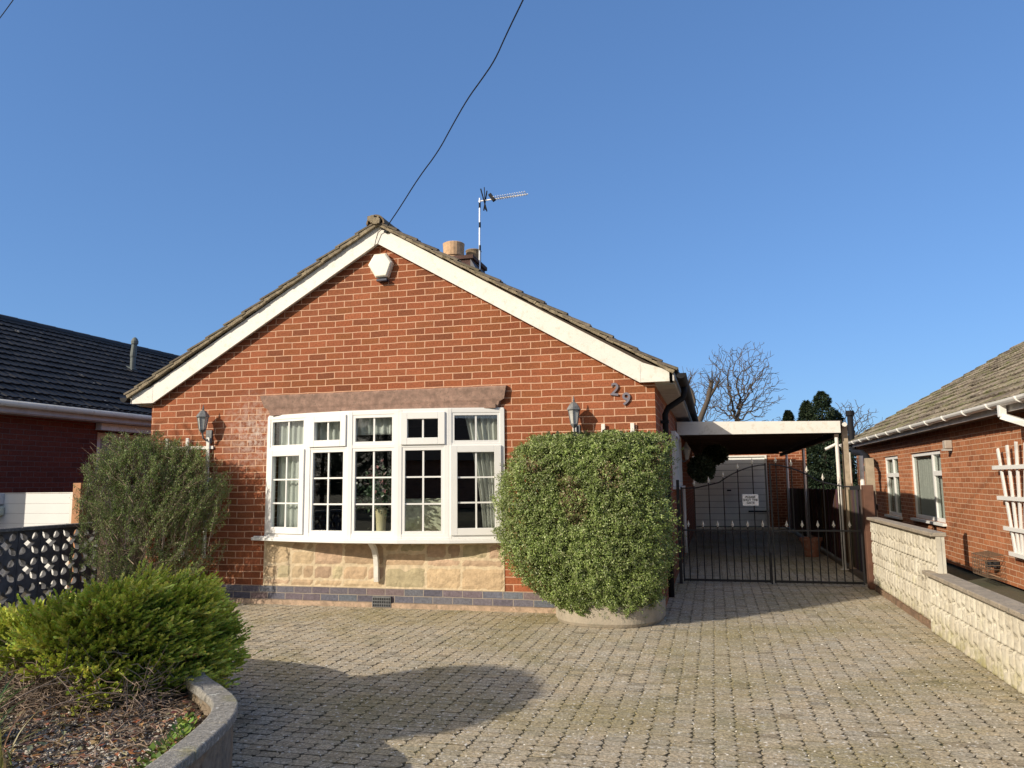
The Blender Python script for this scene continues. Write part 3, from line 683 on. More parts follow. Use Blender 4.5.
# white boarded panel and its posts
t = thing('boarded_panel', (-5.3, .3, 0), 'white horizontally boarded panel fence, left, against the dark brick neighbour', 'fence panel')
mb = MB()
for k in range(9): z = .10 + k * .13; mb.box((-6.09, .30, z), (-4.56, .325, z + .1275))
mb.build('board', m_white, t, bevel=.002)
mb = MB(); mb.box((-6.09, .298, 1.272), (-4.475, .33, 1.285)); mb.box((-4.555, .294, .05), (-4.475, .33, 1.27)); mb.build('edge_trim', m_fascia, t)
mb = MB(); mb.box((-4.468, .24, 0), (-4.345, .36, 1.405)); o = mb.build('timber_post', m_woodo, bevel=.004); tag(o, 'orange brown square timber post at the right end of the white boarded panel', 'post')
t = thing('fence_panel', (-4.2, .36, 0), 'dark weathered board fence half hidden behind the loose shrub', 'fence')
mb = MB()
for k in range(8):
    mb.cc = tuple(v * R.uniform(.7, 1.2) for v in (.10, .08, .06)); mb.box((-4.34 + k * .15, .37, 0), (-4.195 + k * .15, .39, 1.36 + R.uniform(-.01, .01)))
mb.build('board', m_fence, t); mb = MB(); mb.box((-4.34, .392, 1.15), (-3.12, .44, 1.23)); mb.build('rail', m_woodg, t)
t = thing('wall_box', (-5.66, .2, 1.1), 'grey green rounded box on the white panel at the left edge of the picture', 'storage box')
mb = MB(); mb.box((-5.9, .12, 1.13), (-5.63, .297, 1.275)); mb.build('lid', plain('pale_grey_plastic', (.55, .57, .58), .4), t, bevel=.01)
mb = MB(); mb.box((-5.9, .10, .98), (-5.6, .296, 1.115)); mb.build('body', plain('sage_plastic', (.40, .45, .40), .5), t, bevel=.03)

# pierced screen wall, left
def screen_block(me_name='screen_block'):
    s = .29; cu = bpy.data.curves.new('b', 'CURVE'); cu.dimensions = '2D'; cu.fill_mode = 'BOTH'; cu.extrude = .032
    def poly(pts):
        sp = cu.splines.new('POLY'); sp.points.add(len(pts) - 1)
        for p, q in zip(sp.points, pts): p.co = (*q, 0, 1)
        sp.use_cyclic_u = True
    h = s / 2; poly([(-h, -h), (h, -h), (h, h), (-h, h)])
    d = .074; poly([(d * math.cos(a) * (1 if k % 2 == 0 else .62), d * math.sin(a) * (1 if k % 2 == 0 else .62)) for k, a in enumerate([i * math.pi / 4 for i in range(8)])])
    for q in range(4):
        a = math.pi / 4 + q * math.pi / 2; u = Vector((math.cos(a), math.sin(a))); v = Vector((-u.y, u.x)); pts = []
        for (l, ww) in ((.052, -.006), (.075, -.028), (.105, -.040), (.140, -.034), (.172, -.010), (.172, .010), (.140, .034), (.105, .040), (.075, .028), (.052, .006)): pts.append(tuple(u * l + v * ww))
        poly(pts)
    tmp = bpy.data.objects.new('tmp', cu); me = bpy.data.meshes.new_from_object(tmp); bpy.data.objects.remove(tmp)
    vs = [v.co.copy() for v in me.vertices]; fs = [tuple(p.vertices) for p in me.polygons]; return vs, fs
t = thing('screen_wall', (-4.05, -1.5, 0), 'dark grey wall of pierced concrete screen blocks in front of the white panel, left', 'garden wall')
bv, bf = screen_block(); mb = MB()
for i in range(15):
    for j in range(3):
        yc, zc = .10 - .15 - i * .30 + .15, .16 + j * .29 - .02
        mb.add([(-4.05 + v.z, yc + v.x, zc + v.y) for v in bv], bf)
mb.build('blocks', plain('dark_weathered_concrete', (.105, .105, .11), .9, var=.3, scale=12, bmp=.004), t)
mb = MB(); mb.box((-4.08, -4.4, .0), (-4.02, .24, .012)); 
for i in range(8): mb.box((-4.12, .26 - (i + 1) * .6, .868), (-3.98, .252 - i * .6, .905))
mb.build('coping', plain('dark_coping', (.13, .13, .13), .9, dirt=(.3, .29, .27)), t, bevel=.004)

# ------------------------------------------------------------------ right neighbour
nr = thing('neighbour_bungalow', (9, 6, 0), 'orange brick bungalow with a mossy tiled roof and white gutter at the right edge', 'house')
XW = 7.2
wins = [(5.75, 7.75, .62, 1.80), (8.75, 10.05, .58, 1.80)]
mb = MB()
def wy(y0, y1, z0, z1): mb.box((XW, y0, z0), (XW + .22, y1, z1))
wy(.6, 5.75, 0, 2.3); wy(7.75, 8.75, 0, 2.3); wy(10.05, 13.3, 0, 2.3)
for y0, y1, z0, z1 in wins: wy(y0, y1, 0, z0); wy(y0, y1, z1, 2.3)
mb.build('wall', m_br, nr)
mb = MB(); mb.box((XW + .221, .6, 0), (13, .8, 2.3)); mb.build('wall', m_brx, nr); mb = MB(); mb.box((XW + .221, 13.1, 0), (13, 13.3, 2.3)); mb.prism([(XW, 13.1, 2.301), (10.6, 13.1, 4.2), (14, 13.1, 2.301)], (0, .2, 0)); mb.build('wall', m_brx, nr)
dnr = Vector((-4.35, 0, -2.45)).normalized(); Lr = math.hypot(4.35, 2.45)
ro = tile_roof('roof', (11.25, -.2, 4.66), (0, 1, 0), dnr, 13.7, Lr, .31, .33, m_tileR, nr, [(.20, .165, .125), (.235, .195, .145), (.16, .13, .10), (.25, .21, .16)], lift=.036, th=.024, jit=.012)
tile_roof('roof', (11.25, -.2, 4.66), (0, 1, 0), (-dnr.x, 0, dnr.z), 13.7, Lr, .31, .33, m_tileR, nr, [(.20, .165, .125), (.16, .13, .10)], lift=.036, th=.024, jit=.008)
mb = MB()
for y0, y1 in ((-.2, 13.45),): 
    n = 8; vs = []
    for yy in (y0, y1):
        for r in (.062, .056):
            for j in range(n + 1): a = math.pi * (1 + j / n); vs.append((6.88 + math.cos(a) * r, yy, 2.225 + math.sin(a) * r))
    m_ = n + 1; fs = []
    for j in range(n): fs += [(j, j + 1, 2 * m_ + j + 1, 2 * m_ + j), (m_ + j, m_ + j + 1, 3 * m_ + j + 1, 3 * m_ + j)]
    fs += [tuple(range(2 * m_, 3 * m_))]; mb.add(vs, fs)
gut = mb.build('gutter', m_white, nr)
for k in range(15): y = .35 + k * .93; mb = MB(); mb.tube([(6.88 + math.cos(math.pi * (1 + j / 8)) * .066, y, 2.225 + math.sin(math.pi * (1 + j / 8)) * .066) for j in range(9)], .012, 5); mb.build('gutter_bracket', m_white, gut)
mb = MB(); mb.box((6.945, -.2, 2.10), (6.962, 13.35, 2.26)); mb.build('fascia_board', m_soffit, nr)
mb = MB(); mb.box((6.9625, -.2, 2.115), (7.42, 13.3, 2.128)); mb.build('soffit', plain('brown_soffit', (.13, .09, .07), .8), nr)
mb = MB(); mb.bar((6.88, 1.88, 2.20), (6.88, 1.88, 2.04), .075, .075, (0, 1, 0)); mb.bar((6.88, 1.88, 2.05), (7.10, 1.55, 1.90), .072, .072); mb.bar((7.10, 1.55, 1.92), (7.10, 1.55, .1), .07, .07, (0, 1, 0)); mb.build('downpipe', m_white, nr, bevel=.006)
for i, (y0, y1, z0, z1) in enumerate(wins):
    mb = MB(); q = .065; xa_, xb_ = XW + .03, XW + .10
    mb.box((xa_, y0, z0), (xb_, y0 + q, z1)); mb.box((xa_, y1 - q, z0), (xb_, y1, z1)); mb.box((xa_, y0 + q, z0), (xb_, y1 - q, z0 + q)); mb.box((xa_, y0 + q, z1 - q), (xb_, y1 - q, z1))
    ym = y0 + .62 if i == 0 else y1 - .7; mb.box((xa_, ym - .04, z0 + q), (xb_, ym + .04, z1 - q))
    za = z0 + (z1 - z0) * .68
    if i == 0: mb.box((xa_, y0 + q, za - .04), (xb_, ym - .04, za + .04))
    else: mb.box((xa_, y0 + q, za - .04), (xb_, ym - .04, za + .04)); mb.box((xa_, ym + .04, za - .04), (xb_, y1 - q, za + .04))
    wo = mb.build('window', m_white, nr, bevel=.003)
    mb = MB(); mb.box((xa_ + .025, y0 + q, z0 + q), (xa_ + .03, y1 - q, z1 - q)); mb.build('pane', m_glassn, wo)
    mb = MB(); mb.box((XW - .06, y0 - .05, z0 - .045), (XW + .1, y1 + .05, z0 - .002)); mb.build('sill', m_white, wo)
    mb = MB(); n = int((y1 - y0) / .02)   # gathered net hanging inside
    vs = []; fs = []
    for k in range(n + 1):
        y = y0 + .03 + (y1 - y0 - .06) * k / n; x = XW + .12 + .012 * math.sin(k * 1.35) + .006 * math.sin(k * .5)
        vs += [(x, y, z0 + .02), (x, y, z1 - .02), (x + .004, y, z0 + .02), (x + .004, y, z1 - .02)]
    for k in range(n): a = k * 4; fs += [(a, a + 4, a + 5, a + 1), (a + 2, a + 3, a + 7, a + 6)]
    mb.add(vs, fs); mb.build('net_curtain', m_curtain, wo)
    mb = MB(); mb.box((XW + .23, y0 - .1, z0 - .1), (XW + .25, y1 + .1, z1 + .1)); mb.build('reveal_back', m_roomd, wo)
t = thing('wall_lamp', (XW - .08, 5.1, 1.85), 'small grey box lamp under the gutter on the right neighbour wall', 'wall light')
mb = MB(); mb.box((XW - .11, 5.04, 1.79), (XW - .002, 5.18, 1.92)); mb.build('body', plain('beige_plastic', (.42, .36, .30), .6), t, bevel=.015); mb = MB(); mb.box((XW - .13, 5.06, 1.76), (XW - .01, 5.16, 1.788)); mb.build('lens', m_glassf, t)
# fan trellis on the neighbour's wall
t = thing('fan_trellis', (7.13, 2.4, 0), 'white fan shaped trellis fixed to the orange brick wall at the right edge', 'trellis')
for k, (yt, yb) in enumerate([(2.93, 2.62), (2.60, 2.52), (2.30, 2.42), (2.02, 2.33), (1.72, 2.24)]):
    mb = MB(); mb.bar((7.135, yb, .38), (7.135, yt, 1.77 - .03 * abs(k - 2)), .055, .022, (1, 0, 0)); mb.build('slat', m_white, t, bevel=.003)
for z, ya, yb in ((1.47, 3.08, 1.5), (1.09, 3.0, 1.65), (.72, 2.87, 1.8), (.42, 2.76, 2.0)):
    mb = MB(); mb.bar((7.108, ya, z), (7.108, yb, z), .022, .05); mb.build('rail', m_white, t, bevel=.003)
# boiler flue guard
t = thing('flue_guard', (7.1, 3.5, .2), 'rusty wire cage flue guard low on the orange brick wall', 'flue guard')
mb = MB(); mb.lathe((7.14, 3.48, .18), [(0.001, 0), (.09, 0), (.09, .08), (.001, .08)], 12); mb.build('flue', m_dark, t)
mb = MB(); xa_, xb_, ya, yb, za, zb = 6.98, 7.19, 3.2, 3.78, .04, .36
for k in range(9):
    y = ya + (yb - ya) * k / 8; mb.tube([(xb_, y, zb), (xa_, y, zb - .03), (xa_, y, za + .03), (xb_, y, za)], .005, 5)
for k in range(6):
    z = za + .03 + (zb - za - .06) * k / 5; mb.tube([(xb_, ya, z), (xa_, ya, z), (xa_, yb, z), (xb_, yb, z)], .005, 5)
mb.build('cage', plain('brown_wire', (.12, .08, .05), .7), t)
# black soil pipe bend beyond
t = thing('soil_pipe', (6.9, 11, 0), 'thick black pipe bending down beside the far window of the right neighbour', 'pipe')
pp = [(6.98, 12.5, 3.0), (6.98, 12.5, 2.2), (6.95, 12.1, 1.98), (6.93, 11.0, 1.93), (6.93, 10.45, 1.82), (6.93, 10.3, 1.62), (6.93, 10.3, 0)]
mb = MB(); mb.tube(pp, .07, 12); mb.build('pipe', m_black, t, smooth=True); mb = MB(); mb.lathe((6.98, 12.5, 2.9), [(.1, 0), (.1, .12), (.001, .12)], 12); mb.build('collar', m_black, t); mb = MB(); mb.lathe((6.93, 10.3, 1.5), [(.11, 0), (.11, .12)], 12); mb.build('collar', m_black, t)

# ------------------------------------------------------------------ patterned block walls, right
m, t_, b = newmat('pale_patterned_concrete')
c = ramp(t_, wnoise(t_, 3.5, 6, .7), [(.25, (.40, .35, .26)), (.55, (.57, .525, .42)), (.8, (.66, .62, .51))])
k = ramp(t_, wnoise(t_, 1.6, 6, .7), [(.6, (0, 0, 0)), (.76, (.6, .6, .6))]); c = mixc(t_, c, (.42, .40, .13), k)
gz = nd(t_, 'ShaderNodeNewGeometry'); sp = nd(t_, 'ShaderNodeSeparateXYZ'); t_.links.new(gz.outputs['Position'], sp.inputs[0])
mr = nd(t_, 'ShaderNodeMapRange'); t_.links.new(sp.outputs[2], mr.inputs[0]); mr.inputs[1].default_value = .03; mr.inputs[2].default_value = .22; mr.inputs[3].default_value = 1; mr.inputs[4].default_value = 0
mk = nd(t_, 'ShaderNodeMath', operation='MULTIPLY'); t_.links.new(mr.outputs[0], mk.inputs[0]); t_.links.new(ramp(t_, wnoise(t_, 7, 5, .7), [(.4, (0, 0, 0)), (.6, (1, 1, 1))]), mk.inputs[1])
c = mixc(t_, c, (.30, .27, .13), mk.outputs[0])
t_.links.new(c, b.inputs['Base Color']); b.inputs['Roughness'].default_value = .95; bump(t_, wnoise(t_, 50, 5, .7), .0035, b); m_blk = m
def fan_wall(name, label, X, y0, y1, z0, courses, ch, thick, copw, base=True, y_low=None):
    t = thing(name, (X, (y0 + y1) / 2, 0), label, 'garden wall')
    cw = .118; ny = int((y1 - y0) / .0118); nz = int(courses * ch / .0125)
    ys = np.linspace(y0, y1, ny + 1); zs = np.linspace(z0, z0 + courses * ch, nz + 1); Y, Z = np.meshgrid(ys, zs)
    u = (Y / cw) % 1; ci = np.floor(Y / cw); v = ((Z - z0) / ch) % 1; cj = np.floor((Z - z0) / ch)
    alt = (ci % 2 == 0)
    mid = np.where(alt, .56, .46)
    e = np.minimum(u, 1 - u) * 2            # 0 at joint, 1 at centre
    top = np.where(v > mid, (v - mid) / (1 - mid), v / mid)
    cellr = np.sin(ci * 12.9898 + cj * 78.233) * 43758.5453; cellr = cellr - np.floor(cellr)
    h = .018 * np.clip(e * 4, 0, 1) + .012 * (1 - top) * np.clip(e, 0, 1) ** .8 + .006 * (cellr - .5)
    notch = (top > .72) & (np.abs(u - .5) < .30 * (1 - top) / .28 + .02) & ((v < mid) | alt); h = np.where(notch, -.028, h)
    joint = (v < .05); h = np.where(joint, -.006, h)
    bj = ((Y / (cw * 4) + .5 * (cj % 2)) % 1) < .025; h = np.where(bj, -.008, h)
    h += NR.normal(size=h.shape) * .0022
    Xf = X + .028 - h; V = np.stack([Xf, Y, Z], -1).reshape(-1, 3)
    idx = np.arange((nz + 1) * (ny + 1)).reshape(nz + 1, ny + 1); F = np.stack([idx[:-1, :-1], idx[1:, :-1], idx[1:, 1:], idx[:-1, 1:]], -1).reshape(-1, 4)
    np_mesh('face_blocks', V, F, m_blk, t)
    mb = MB(); mb.box((X + .04, y0 + .001, 0), (X + thick, y1 - .001, z0 + courses * ch - .001)); mb.box((X + .006, y0 - .004, z0), (X + .045, y0 + .004, z0 + courses * ch)); 
    if y_low is not None: mb.box((X + .01, y_low, y_low and z0 + courses * ch * .64), (X + thick, y0 - .005, z0 + courses * ch - .001))
    mb.build('core', m_blk, t)
    mb = MB(); yy = y0 if y_low is None else y_low; n = int(round((y1 - yy) / .62))
    for k in range(n):
        a, b2 = yy + (y1 - yy) * k / n, yy + (y1 - yy) * (k + 1) / n - .005
        mb.box((X - .035, a, z0 + courses * ch + .002), (X + copw, b2, z0 + courses * ch + .037))
    mb.build('coping', m_coping, t, bevel=.006)
    if base: mb = MB(); mb.box((X + .008, y0, -.02), (X + .05, y1, z0)); mb.build('brick_footing', plain('footing_brown', (.24, .15, .095), .95, var=.4, scale=9, bmp=.01, dirt=(.13, .12, .05)), t)
    return t
fan_wall('patterned_block_wall', 'tall stretch of pale patterned block wall beside the iron gates', 5.46, -.62, 2.28, .06, 3, .262, .075, .095)
fan_wall('patterned_block_wall', 'low stretch of pale patterned block wall with grey coping in the right foreground', 5.43, -6.2, -.361, .0, 2, .25, .12, .125, base=False)

# ------------------------------------------------------------------ carport, garage, gates, fence
t = thing('carport', (4.3, 4.5, 0), 'flat roofed carport with a wide white fascia beside the bungalow', 'carport')
mb = MB(); mb.box((3.10, 4.53, 2.20), (5.56, 14.65, 2.24)); mb.build('roof', m_joist, t)
mb = MB(); mb.hexa([(3.09, 4.475, 2.07), (5.53, 4.475, 2.045), (5.53, 4.50, 2.045), (3.09, 4.50, 2.07), (3.09, 4.475, 2.285), (5.53, 4.475, 2.225), (5.53, 4.50, 2.225), (3.09, 4.50, 2.285)]); mb.build('fascia_board', m_fascia, t, bevel=.003)
for k in range(12):
    mb = MB(); y = 4.9 + k * .8; mb.box((3.12, y, 2.07), (5.52, y + .05, 2.198)); mb.build('joist', m_joist, t)
mb = MB(); mb.box((5.44, 4.505, 1.98), (5.50, 14.7, 2.068)); mb.build('beam', m_joist, t); mb = MB(); mb.box((3.10, 14.66, 2.05), (5.43, 14.70, 2.24)); mb.build('beam', m_joist, t)
for (x, y, r, mm) in ((5.47, 4.53, .028, m_fascia), (5.45, 8.9, .03, m_alu), (5.47, 12.95, .03, m_alu)):
    mb = MB(); mb.tube([(x, y, 0), (x, y, 1.978)], r, 10); mb.lathe((x, y, 0), [(.06, 0), (.06, .008), (r, .01)], 12); mb.build('post', mm, t, smooth=False)
mb = MB(); mb.tube([(5.47, 4.53, 1.88), (5.30, 4.53, 1.80)], .022, 8); mb.tube([(5.59, 4.47, 2.17), (5.59, 14.65, 2.14)], .035, 8); mb.build('gutter', m_fascia, t)
g_ = thing('garage', (4.2, 15.2, 0), 'brick garage with a pale up and over door at the back of the carport', 'garage')
mb = MB(); mb.box((2.3, 15.2, 0), (2.93, 15.4, 2.4)); mb.box((5.11, 15.2, 0), (6.2, 15.4, 2.4)); mb.box((2.93, 15.2, 2.03), (5.11, 15.4, 2.4)); mb.build('wall', m_brick, g_)
mb = MB(); mb.box((2.2, 15.05, 2.41), (6.3, 21, 2.5)); mb.build('roof', m_joist, g_)
mb = MB()
for k in range(11): z = .02 + k * .178; mb.box((2.98, 15.19, z), (5.06, 15.22, z + .168))
dr = mb.build('door', m_garage, g_, bevel=.003); mb = MB(); mb.box((2.96, 15.245, .0), (5.08, 15.26, 2.0)); mb.build('door_back', m_roomd, dr)
mb = MB(); mb.box((2.92, 15.17, 0), (2.975, 15.25, 2.04)); mb.box((5.065, 15.17, 0), (5.12, 15.25, 2.04)); mb.box((2.975, 15.17, 1.99), (5.065, 15.25, 2.04)); mb.build('door_frame', m_fascia, g_)
mb = MB(); mb.box((3.98, 15.13, 1.02), (4.10, 15.188, 1.06)); mb.build('handle', m_black, dr); mb = MB(); mb.box((4.55, 15.12, .42), (5.1, 15.165, .46)); mb.build('bolt', m_black, dr)
o = MB().box((3.12, 15.0, 0), (3.2, 15.19, .02)).build('mat_strip', m_dark, g_)

# iron gates
GY = 2.55
def arch(x):
    c = 4.315; h = abs(x - c); top = 1.545
    if h < .62: return top - .25 * (h / .62) ** 2 * .9
    return top - .225 - (.07) * min(1, (h - .62) / .3)
def gate(x0, x1, label, first_tall):
    t = thing('iron_gate', ((x0 + x1) / 2, GY, 0), label, 'gate', 'black iron driveway gates')
    mb = MB()
    mb.bar((x0, GY, .05), (x1, GY, .05), .012, .03); mb.bar((x0, GY, .695), (x1, GY, .695), .01, .02); mb.bar((x0 + .008, GY, .03), (x0 + .008, GY, arch(x0) + .02), .02, .02, (0, 1, 0)); mb.bar((x1 - .008, GY, .03), (x1 - .008, GY, arch(x1) + .02), .02, .02, (0, 1, 0))
    n = 24; mb.tube([(x0 + (x1 - x0) * k / n, GY, arch(x0 + (x1 - x0) * k / n)) for k in range(n + 1)], .009, 6); mb.build('frame', m_iron, t)
    x = x0 + .085; k = first_tall
    while x < x1 - .05:
        tall = k % 2 == 1; top = arch(x) + .03 if tall else .74
        mb = MB(); mb.tube([(x, GY, .03), (x, GY, top)], .0075, 6); mb.build('bar', m_iron, t)
        mb = MB(); z = top
        mb.lathe((x, GY, z), [(.006, -.005), (.010, .004), (.006, .012), (.015, .034), (.009, .052), (.001, .085)], 4); mb.box((x - .019, GY - .004, z + .020), (x + .019, GY + .004, z + .029)); mb.build('finial', m_silver, t)
        x += .0945; k += 1
    return t
g1 = gate(3.19, 4.295, 'left leaf of the arched black iron gates, with pale spear tips', 0)
g2 = gate(4.335, 5.41, 'right leaf of the arched black iron gates, beside the block wall', 1)
mb = MB(); mb.bar((4.30, GY - .03, .02), (4.30, GY - .03, .42), .02, .02, (0, 1, 0)); mb.build('drop_bolt', m_iron, g1)
mb = MB(); mb.box((5.30, GY - .03, 1.21), (5.42, GY + .02, 1.26)); mb.build('hinge', m_iron, g2)
for (x, lab) in ((3.155, 'slim black gate post against the bungalow side wall'),):
    o = MB().box((x - .02, GY - .02, 0), (x + .02, GY + .02, 1.36)).build('gate_post', m_iron); tag(o, lab, 'post')
t = thing('gate_sign', (4.082, GY - .02, 1.09), 'small white sign with black writing fixed to the left iron gate', 'sign')
mb = MB(); mb.box((3.982, GY - .022, 1.015), (4.182, GY - .016, 1.162)); mb.build('plate', plain('white_sign', (.85, .85, .84), .4, var=.02), t, bevel=.002)
textobj('PLEASE\nSHUT THE\nGATE', .040, m_text, t, (4.082, GY - .0235, 1.088), (math.radians(90), 0, 0), 'lettering', .0006, .0011)
o = MB().box((5.425, 2.36, 0), (5.545, 2.50, 1.27)).build('timber_post', m_wood, bevel=.005); tag(o, 'reddish brown timber post where the block wall meets the iron gates', 'post')
o = MB().box((5.60, 3.05, 0), (5.70, 3.17, 1.62)).build('timber_post', m_woodg, bevel=.005); tag(o, 'taller pale timber post rising behind the board fence', 'post')
o = MB().box((5.56, 4.60, 0), (5.645, 4.70, 2.15)).build('timber_post', m_woodg, bevel=.004); tag(o, 'tall beige timber post beside the white carport post', 'post')
# fence of dark upright boards running back
t = thing('board_fence', (5.6, 8, 0), 'fence of dark upright boards running back beside the carport', 'fence')
mb = MB(); y = 2.62
while y < 15.1:
    mb.cc = tuple(v * R.uniform(.6, 1.4) for v in (.085, .06, .045)); wv = R.uniform(.09, .105)
    z = 1.20 - (y - 2.6) * .009 + R.uniform(-.015, .015); dx = R.uniform(-.008, .008); mb.box((5.60 + dx, y, .04), (5.618 + dx, y + wv, z)); y += wv + R.uniform(.004, .016)
mb.build('board', m_fence, t)
for z in (.35, .95): mb = MB(); mb.box((5.625, 2.6, z), (5.665, 15.1, z + .07)); mb.build('rail', m_wood, t)
# things beyond the fence
for (x, y, z0, z1, wv, lab) in ((5.98, 5.6, 0, 1.72, .05, 'thin white upright pipe beyond the board fence, nearer one'), (6.95, 12.9, 0, 2.0, .09, 'white downpipe on the far end of the right neighbour')):
    o = MB().tube([(x, y, z0), (x, y, z1)], wv / 2 + .01, 10).build('drainpipe', m_fascia, smooth=True); tag(o, lab, 'pipe')
# terracotta pot
t = thing('plant_pot', (5.24, 6.55, 0), 'terracotta plant pot on the carport floor by the board fence', 'plant pot')
mb = MB(); mb.lathe((5.24, 6.55, 0), [(.001, 0), (.115, 0), (.175, .27), (.195, .27), (.195, .325), (.17, .325), (.16, .27), (.001, .26)], 20); mb.build('pot', m_terra, t, smooth=False)
t2 = MB()
for k in range(5): a = k * 1.26; t2.tube([(5.24, 6.55, .26), (5.24 + math.cos(a) * .05, 6.55 + math.sin(a) * .05, .36)], .006, 5)
t2.build('stem', m_twig, t)

# half round planter
t = thing('planter', (2.56, -.2, 0), 'low half round concrete planter at the foot of the dense clipped bush', 'planter')
mb = MB(); pr = [(.53, 0), (.545, .03), (.545, .19), (.53, .205), (.49, .205), (.485, .12)]
mb.v = []; k = 36
vs = []; fs = []
for r, z in pr:
    for j in range(k + 1):
        a = math.pi + math.pi * j / k; c1 = math.copysign(abs(math.cos(a)) ** .8, math.cos(a)); s1 = -abs(math.sin(a)) ** .8
        vs.append((2.565 + c1 * r, -.05 + s1 * (r + .15), z))
n = len(pr); fs = [(i * (k + 1) + j, i * (k + 1) + j + 1, (i + 1) * (k + 1) + j + 1, (i + 1) * (k + 1) + j) for i in range(n - 1) for j in range(k)]
mb.add(vs, fs); mb.build('rim', m_conc, t)
mb = MB(); mb.prism([(2.565 + math.cos(math.pi + math.pi * q / 16) * .47, -.19 + math.sin(math.pi + math.pi * q / 16) * .47, .05) for q in range(17)], (0, 0, .08)); mb.build('soil', plain('planter_soil', (.05, .035, .025), 1, bmp=.02), t)

# ------------------------------------------------------------------ trellises behind the shrubs
def trellis(x0, x1, z0, z1, label, n):
    t = thing('trellis', ((x0 + x1) / 2, -.03, 0), label, 'trellis', 'white trellises on the front wall')
    for k in range(n):
        x = x0 + (x1 - x0) * k / (n - 1); mb = MB(); mb.box((x - .02, -.045, z0), (x + .02, -.025, z1)); mb.build('slat', m_fascia, t, bevel=.003)
    for z in (z1 - .12, z1 - .5, z1 - .9): mb = MB(); mb.box((x0 - .06, -.024, z - .018), (x1 + .06, -.008, z + .018)); mb.build('rail', m_fascia, t)
trellis(-2.84, -2.26, .5, 1.93, 'white lath trellis poking out of the loose shrub left of the bow window', 3)
trellis(2.22, 2.83, .5, 1.955, 'white lath trellis just showing above the dense clipped bush', 3)

# ------------------------------------------------------------------ planting
def interp(prof, z):
    for a, b2 in zip(prof[:-1], prof[1:]):
        if a[0] <= z <= b2[0]:
            k = (z - a[0]) / (b2[0] - a[0] + 1e-9); return [a[i] + (b2[i] - a[i]) * k for i in range(len(a))]
    return list(prof[-1] if z > prof[-1][0] else prof[0])
def palette(n, cols, wts=None, var=.2):
    cols = np.array(cols); i = NR.choice(len(cols), n, p=wts); return cols[i] * NR.uniform(1 - var, 1 + var, (n, 1))
# dense clipped bush, right
t = thing('clipped_bush', (2.45, -.35, 0), 'large dense clipped green bush in the half round planter, right of the bow window', 'bush')
prof = [(.06, 2.60, .32, .28), (.2, 2.55, .52, .36), (.4, 2.48, .71, .42), (.6, 2.42, .80, .45), (.9, 2.375, .86, .46), (1.15, 2.37, .86, .46), (1.4, 2.41, .83, .45), (1.58, 2.46, .79, .43), (1.70, 2.50, .74, .40), (1.76, 2.52, .71, .36), (1.80, 2.53, .66, .30)]
def bushpoint(prof, yc, depth, e=2.8):
    z = NR.uniform(prof[0][0], prof[-1][0]) if NR.rand() > .22 else prof[-1][0] - abs(NR.normal()) * .07
    _, cx, rx, ry = interp(prof, z); xx = NR.uniform(-1, 1); a = math.copysign(math.acos(xx), -1 if NR.rand() < .85 else 1)
    if NR.rand() < .3: a = NR.uniform(0, 2 * math.pi)
    ca, sa = math.cos(a), math.sin(a); q = (abs(ca) ** e + abs(sa) ** e) ** (-1 / e)
    d = (noise.noise((ca * 2.2, sa * 2.2, z * 3.5)) * .10 + noise.noise((ca * 7, sa * 6, z * 9)) * .11 + noise.noise((ca * 16, sa * 10, z * 18)) * .13)
    r = q * (1 + d) * (1 - abs(NR.exponential(depth)))
    if z > prof[-1][0] - .1: r *= NR.rand() ** .5
    r = max(r, .1); return (cx + ca * rx * r, yc + sa * ry * r, z + (d * .3 if z > 1.6 else 0)), (ca / rx, sa / ry, (z - 1.0) * 1.2)
P_, O_ = [], []
while len(P_) < 135000:
    p, o = bushpoint(prof, -.40, .07)
    if p[1] > -.03: continue
    P_.append(p); O_.append(o)
P_ = np.array(P_) - np.array([.03, 0, 0]); O_ = np.array(O_); O_ /= np.linalg.norm(O_, axis=1, keepdims=True)
D = O_ * .15 + NR.normal(size=P_.shape) * .6 + np.array([0, 0, .1])
cl = palette(len(P_), [(.20, .27, .07), (.27, .345, .10), (.12, .17, .04), (.40, .45, .21), (.30, .29, .15)], [.32, .30, .17, .17, .04], .28)
tn_ = np.array([1 + .38 * noise.noise((p[0] * 4, p[1] * 4, p[2] * 4)) + .3 * noise.noise((p[0] * 11, p[1] * 11, p[2] * 11)) for p in P_]); br_ = np.array([noise.noise((p[0] * 3 + 9, p[1] * 3, p[2] * 3)) for p in P_]) > .42; cl = cl * tn_[:, None]; cl[br_ & (NR.rand(len(P_)) < .45)] = (.24, .17, .09)
leaves('foliage', P_, D, NR.uniform(.013, .026, len(P_)), NR.uniform(.008, .015, len(P_)), cl, m_leaf, t, out=O_ + SUNV * .3, flat=.45)
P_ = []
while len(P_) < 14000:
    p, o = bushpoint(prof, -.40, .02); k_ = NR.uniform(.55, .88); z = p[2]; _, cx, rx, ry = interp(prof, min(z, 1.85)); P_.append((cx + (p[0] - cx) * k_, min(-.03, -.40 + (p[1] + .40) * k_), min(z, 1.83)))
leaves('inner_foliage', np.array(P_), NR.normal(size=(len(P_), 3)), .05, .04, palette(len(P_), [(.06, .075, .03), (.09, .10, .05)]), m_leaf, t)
mb = MB()
for k in range(130):
    z = R.uniform(.3, 1.75); _, cx, rx, ry = interp(prof, z); a = R.uniform(math.pi, 2 * math.pi); q = Vector((cx + math.cos(a) * rx * R.uniform(.8, 1.0), -.40 + math.sin(a) * ry * .9, z))
    b0 = Vector((2.55 + R.uniform(-.15, .15), -.3, .1)); md = (b0 + q) / 2 + Vector((0, 0, .15)); mb.tube([b0, md, q], [.012, .008, .003], 4)
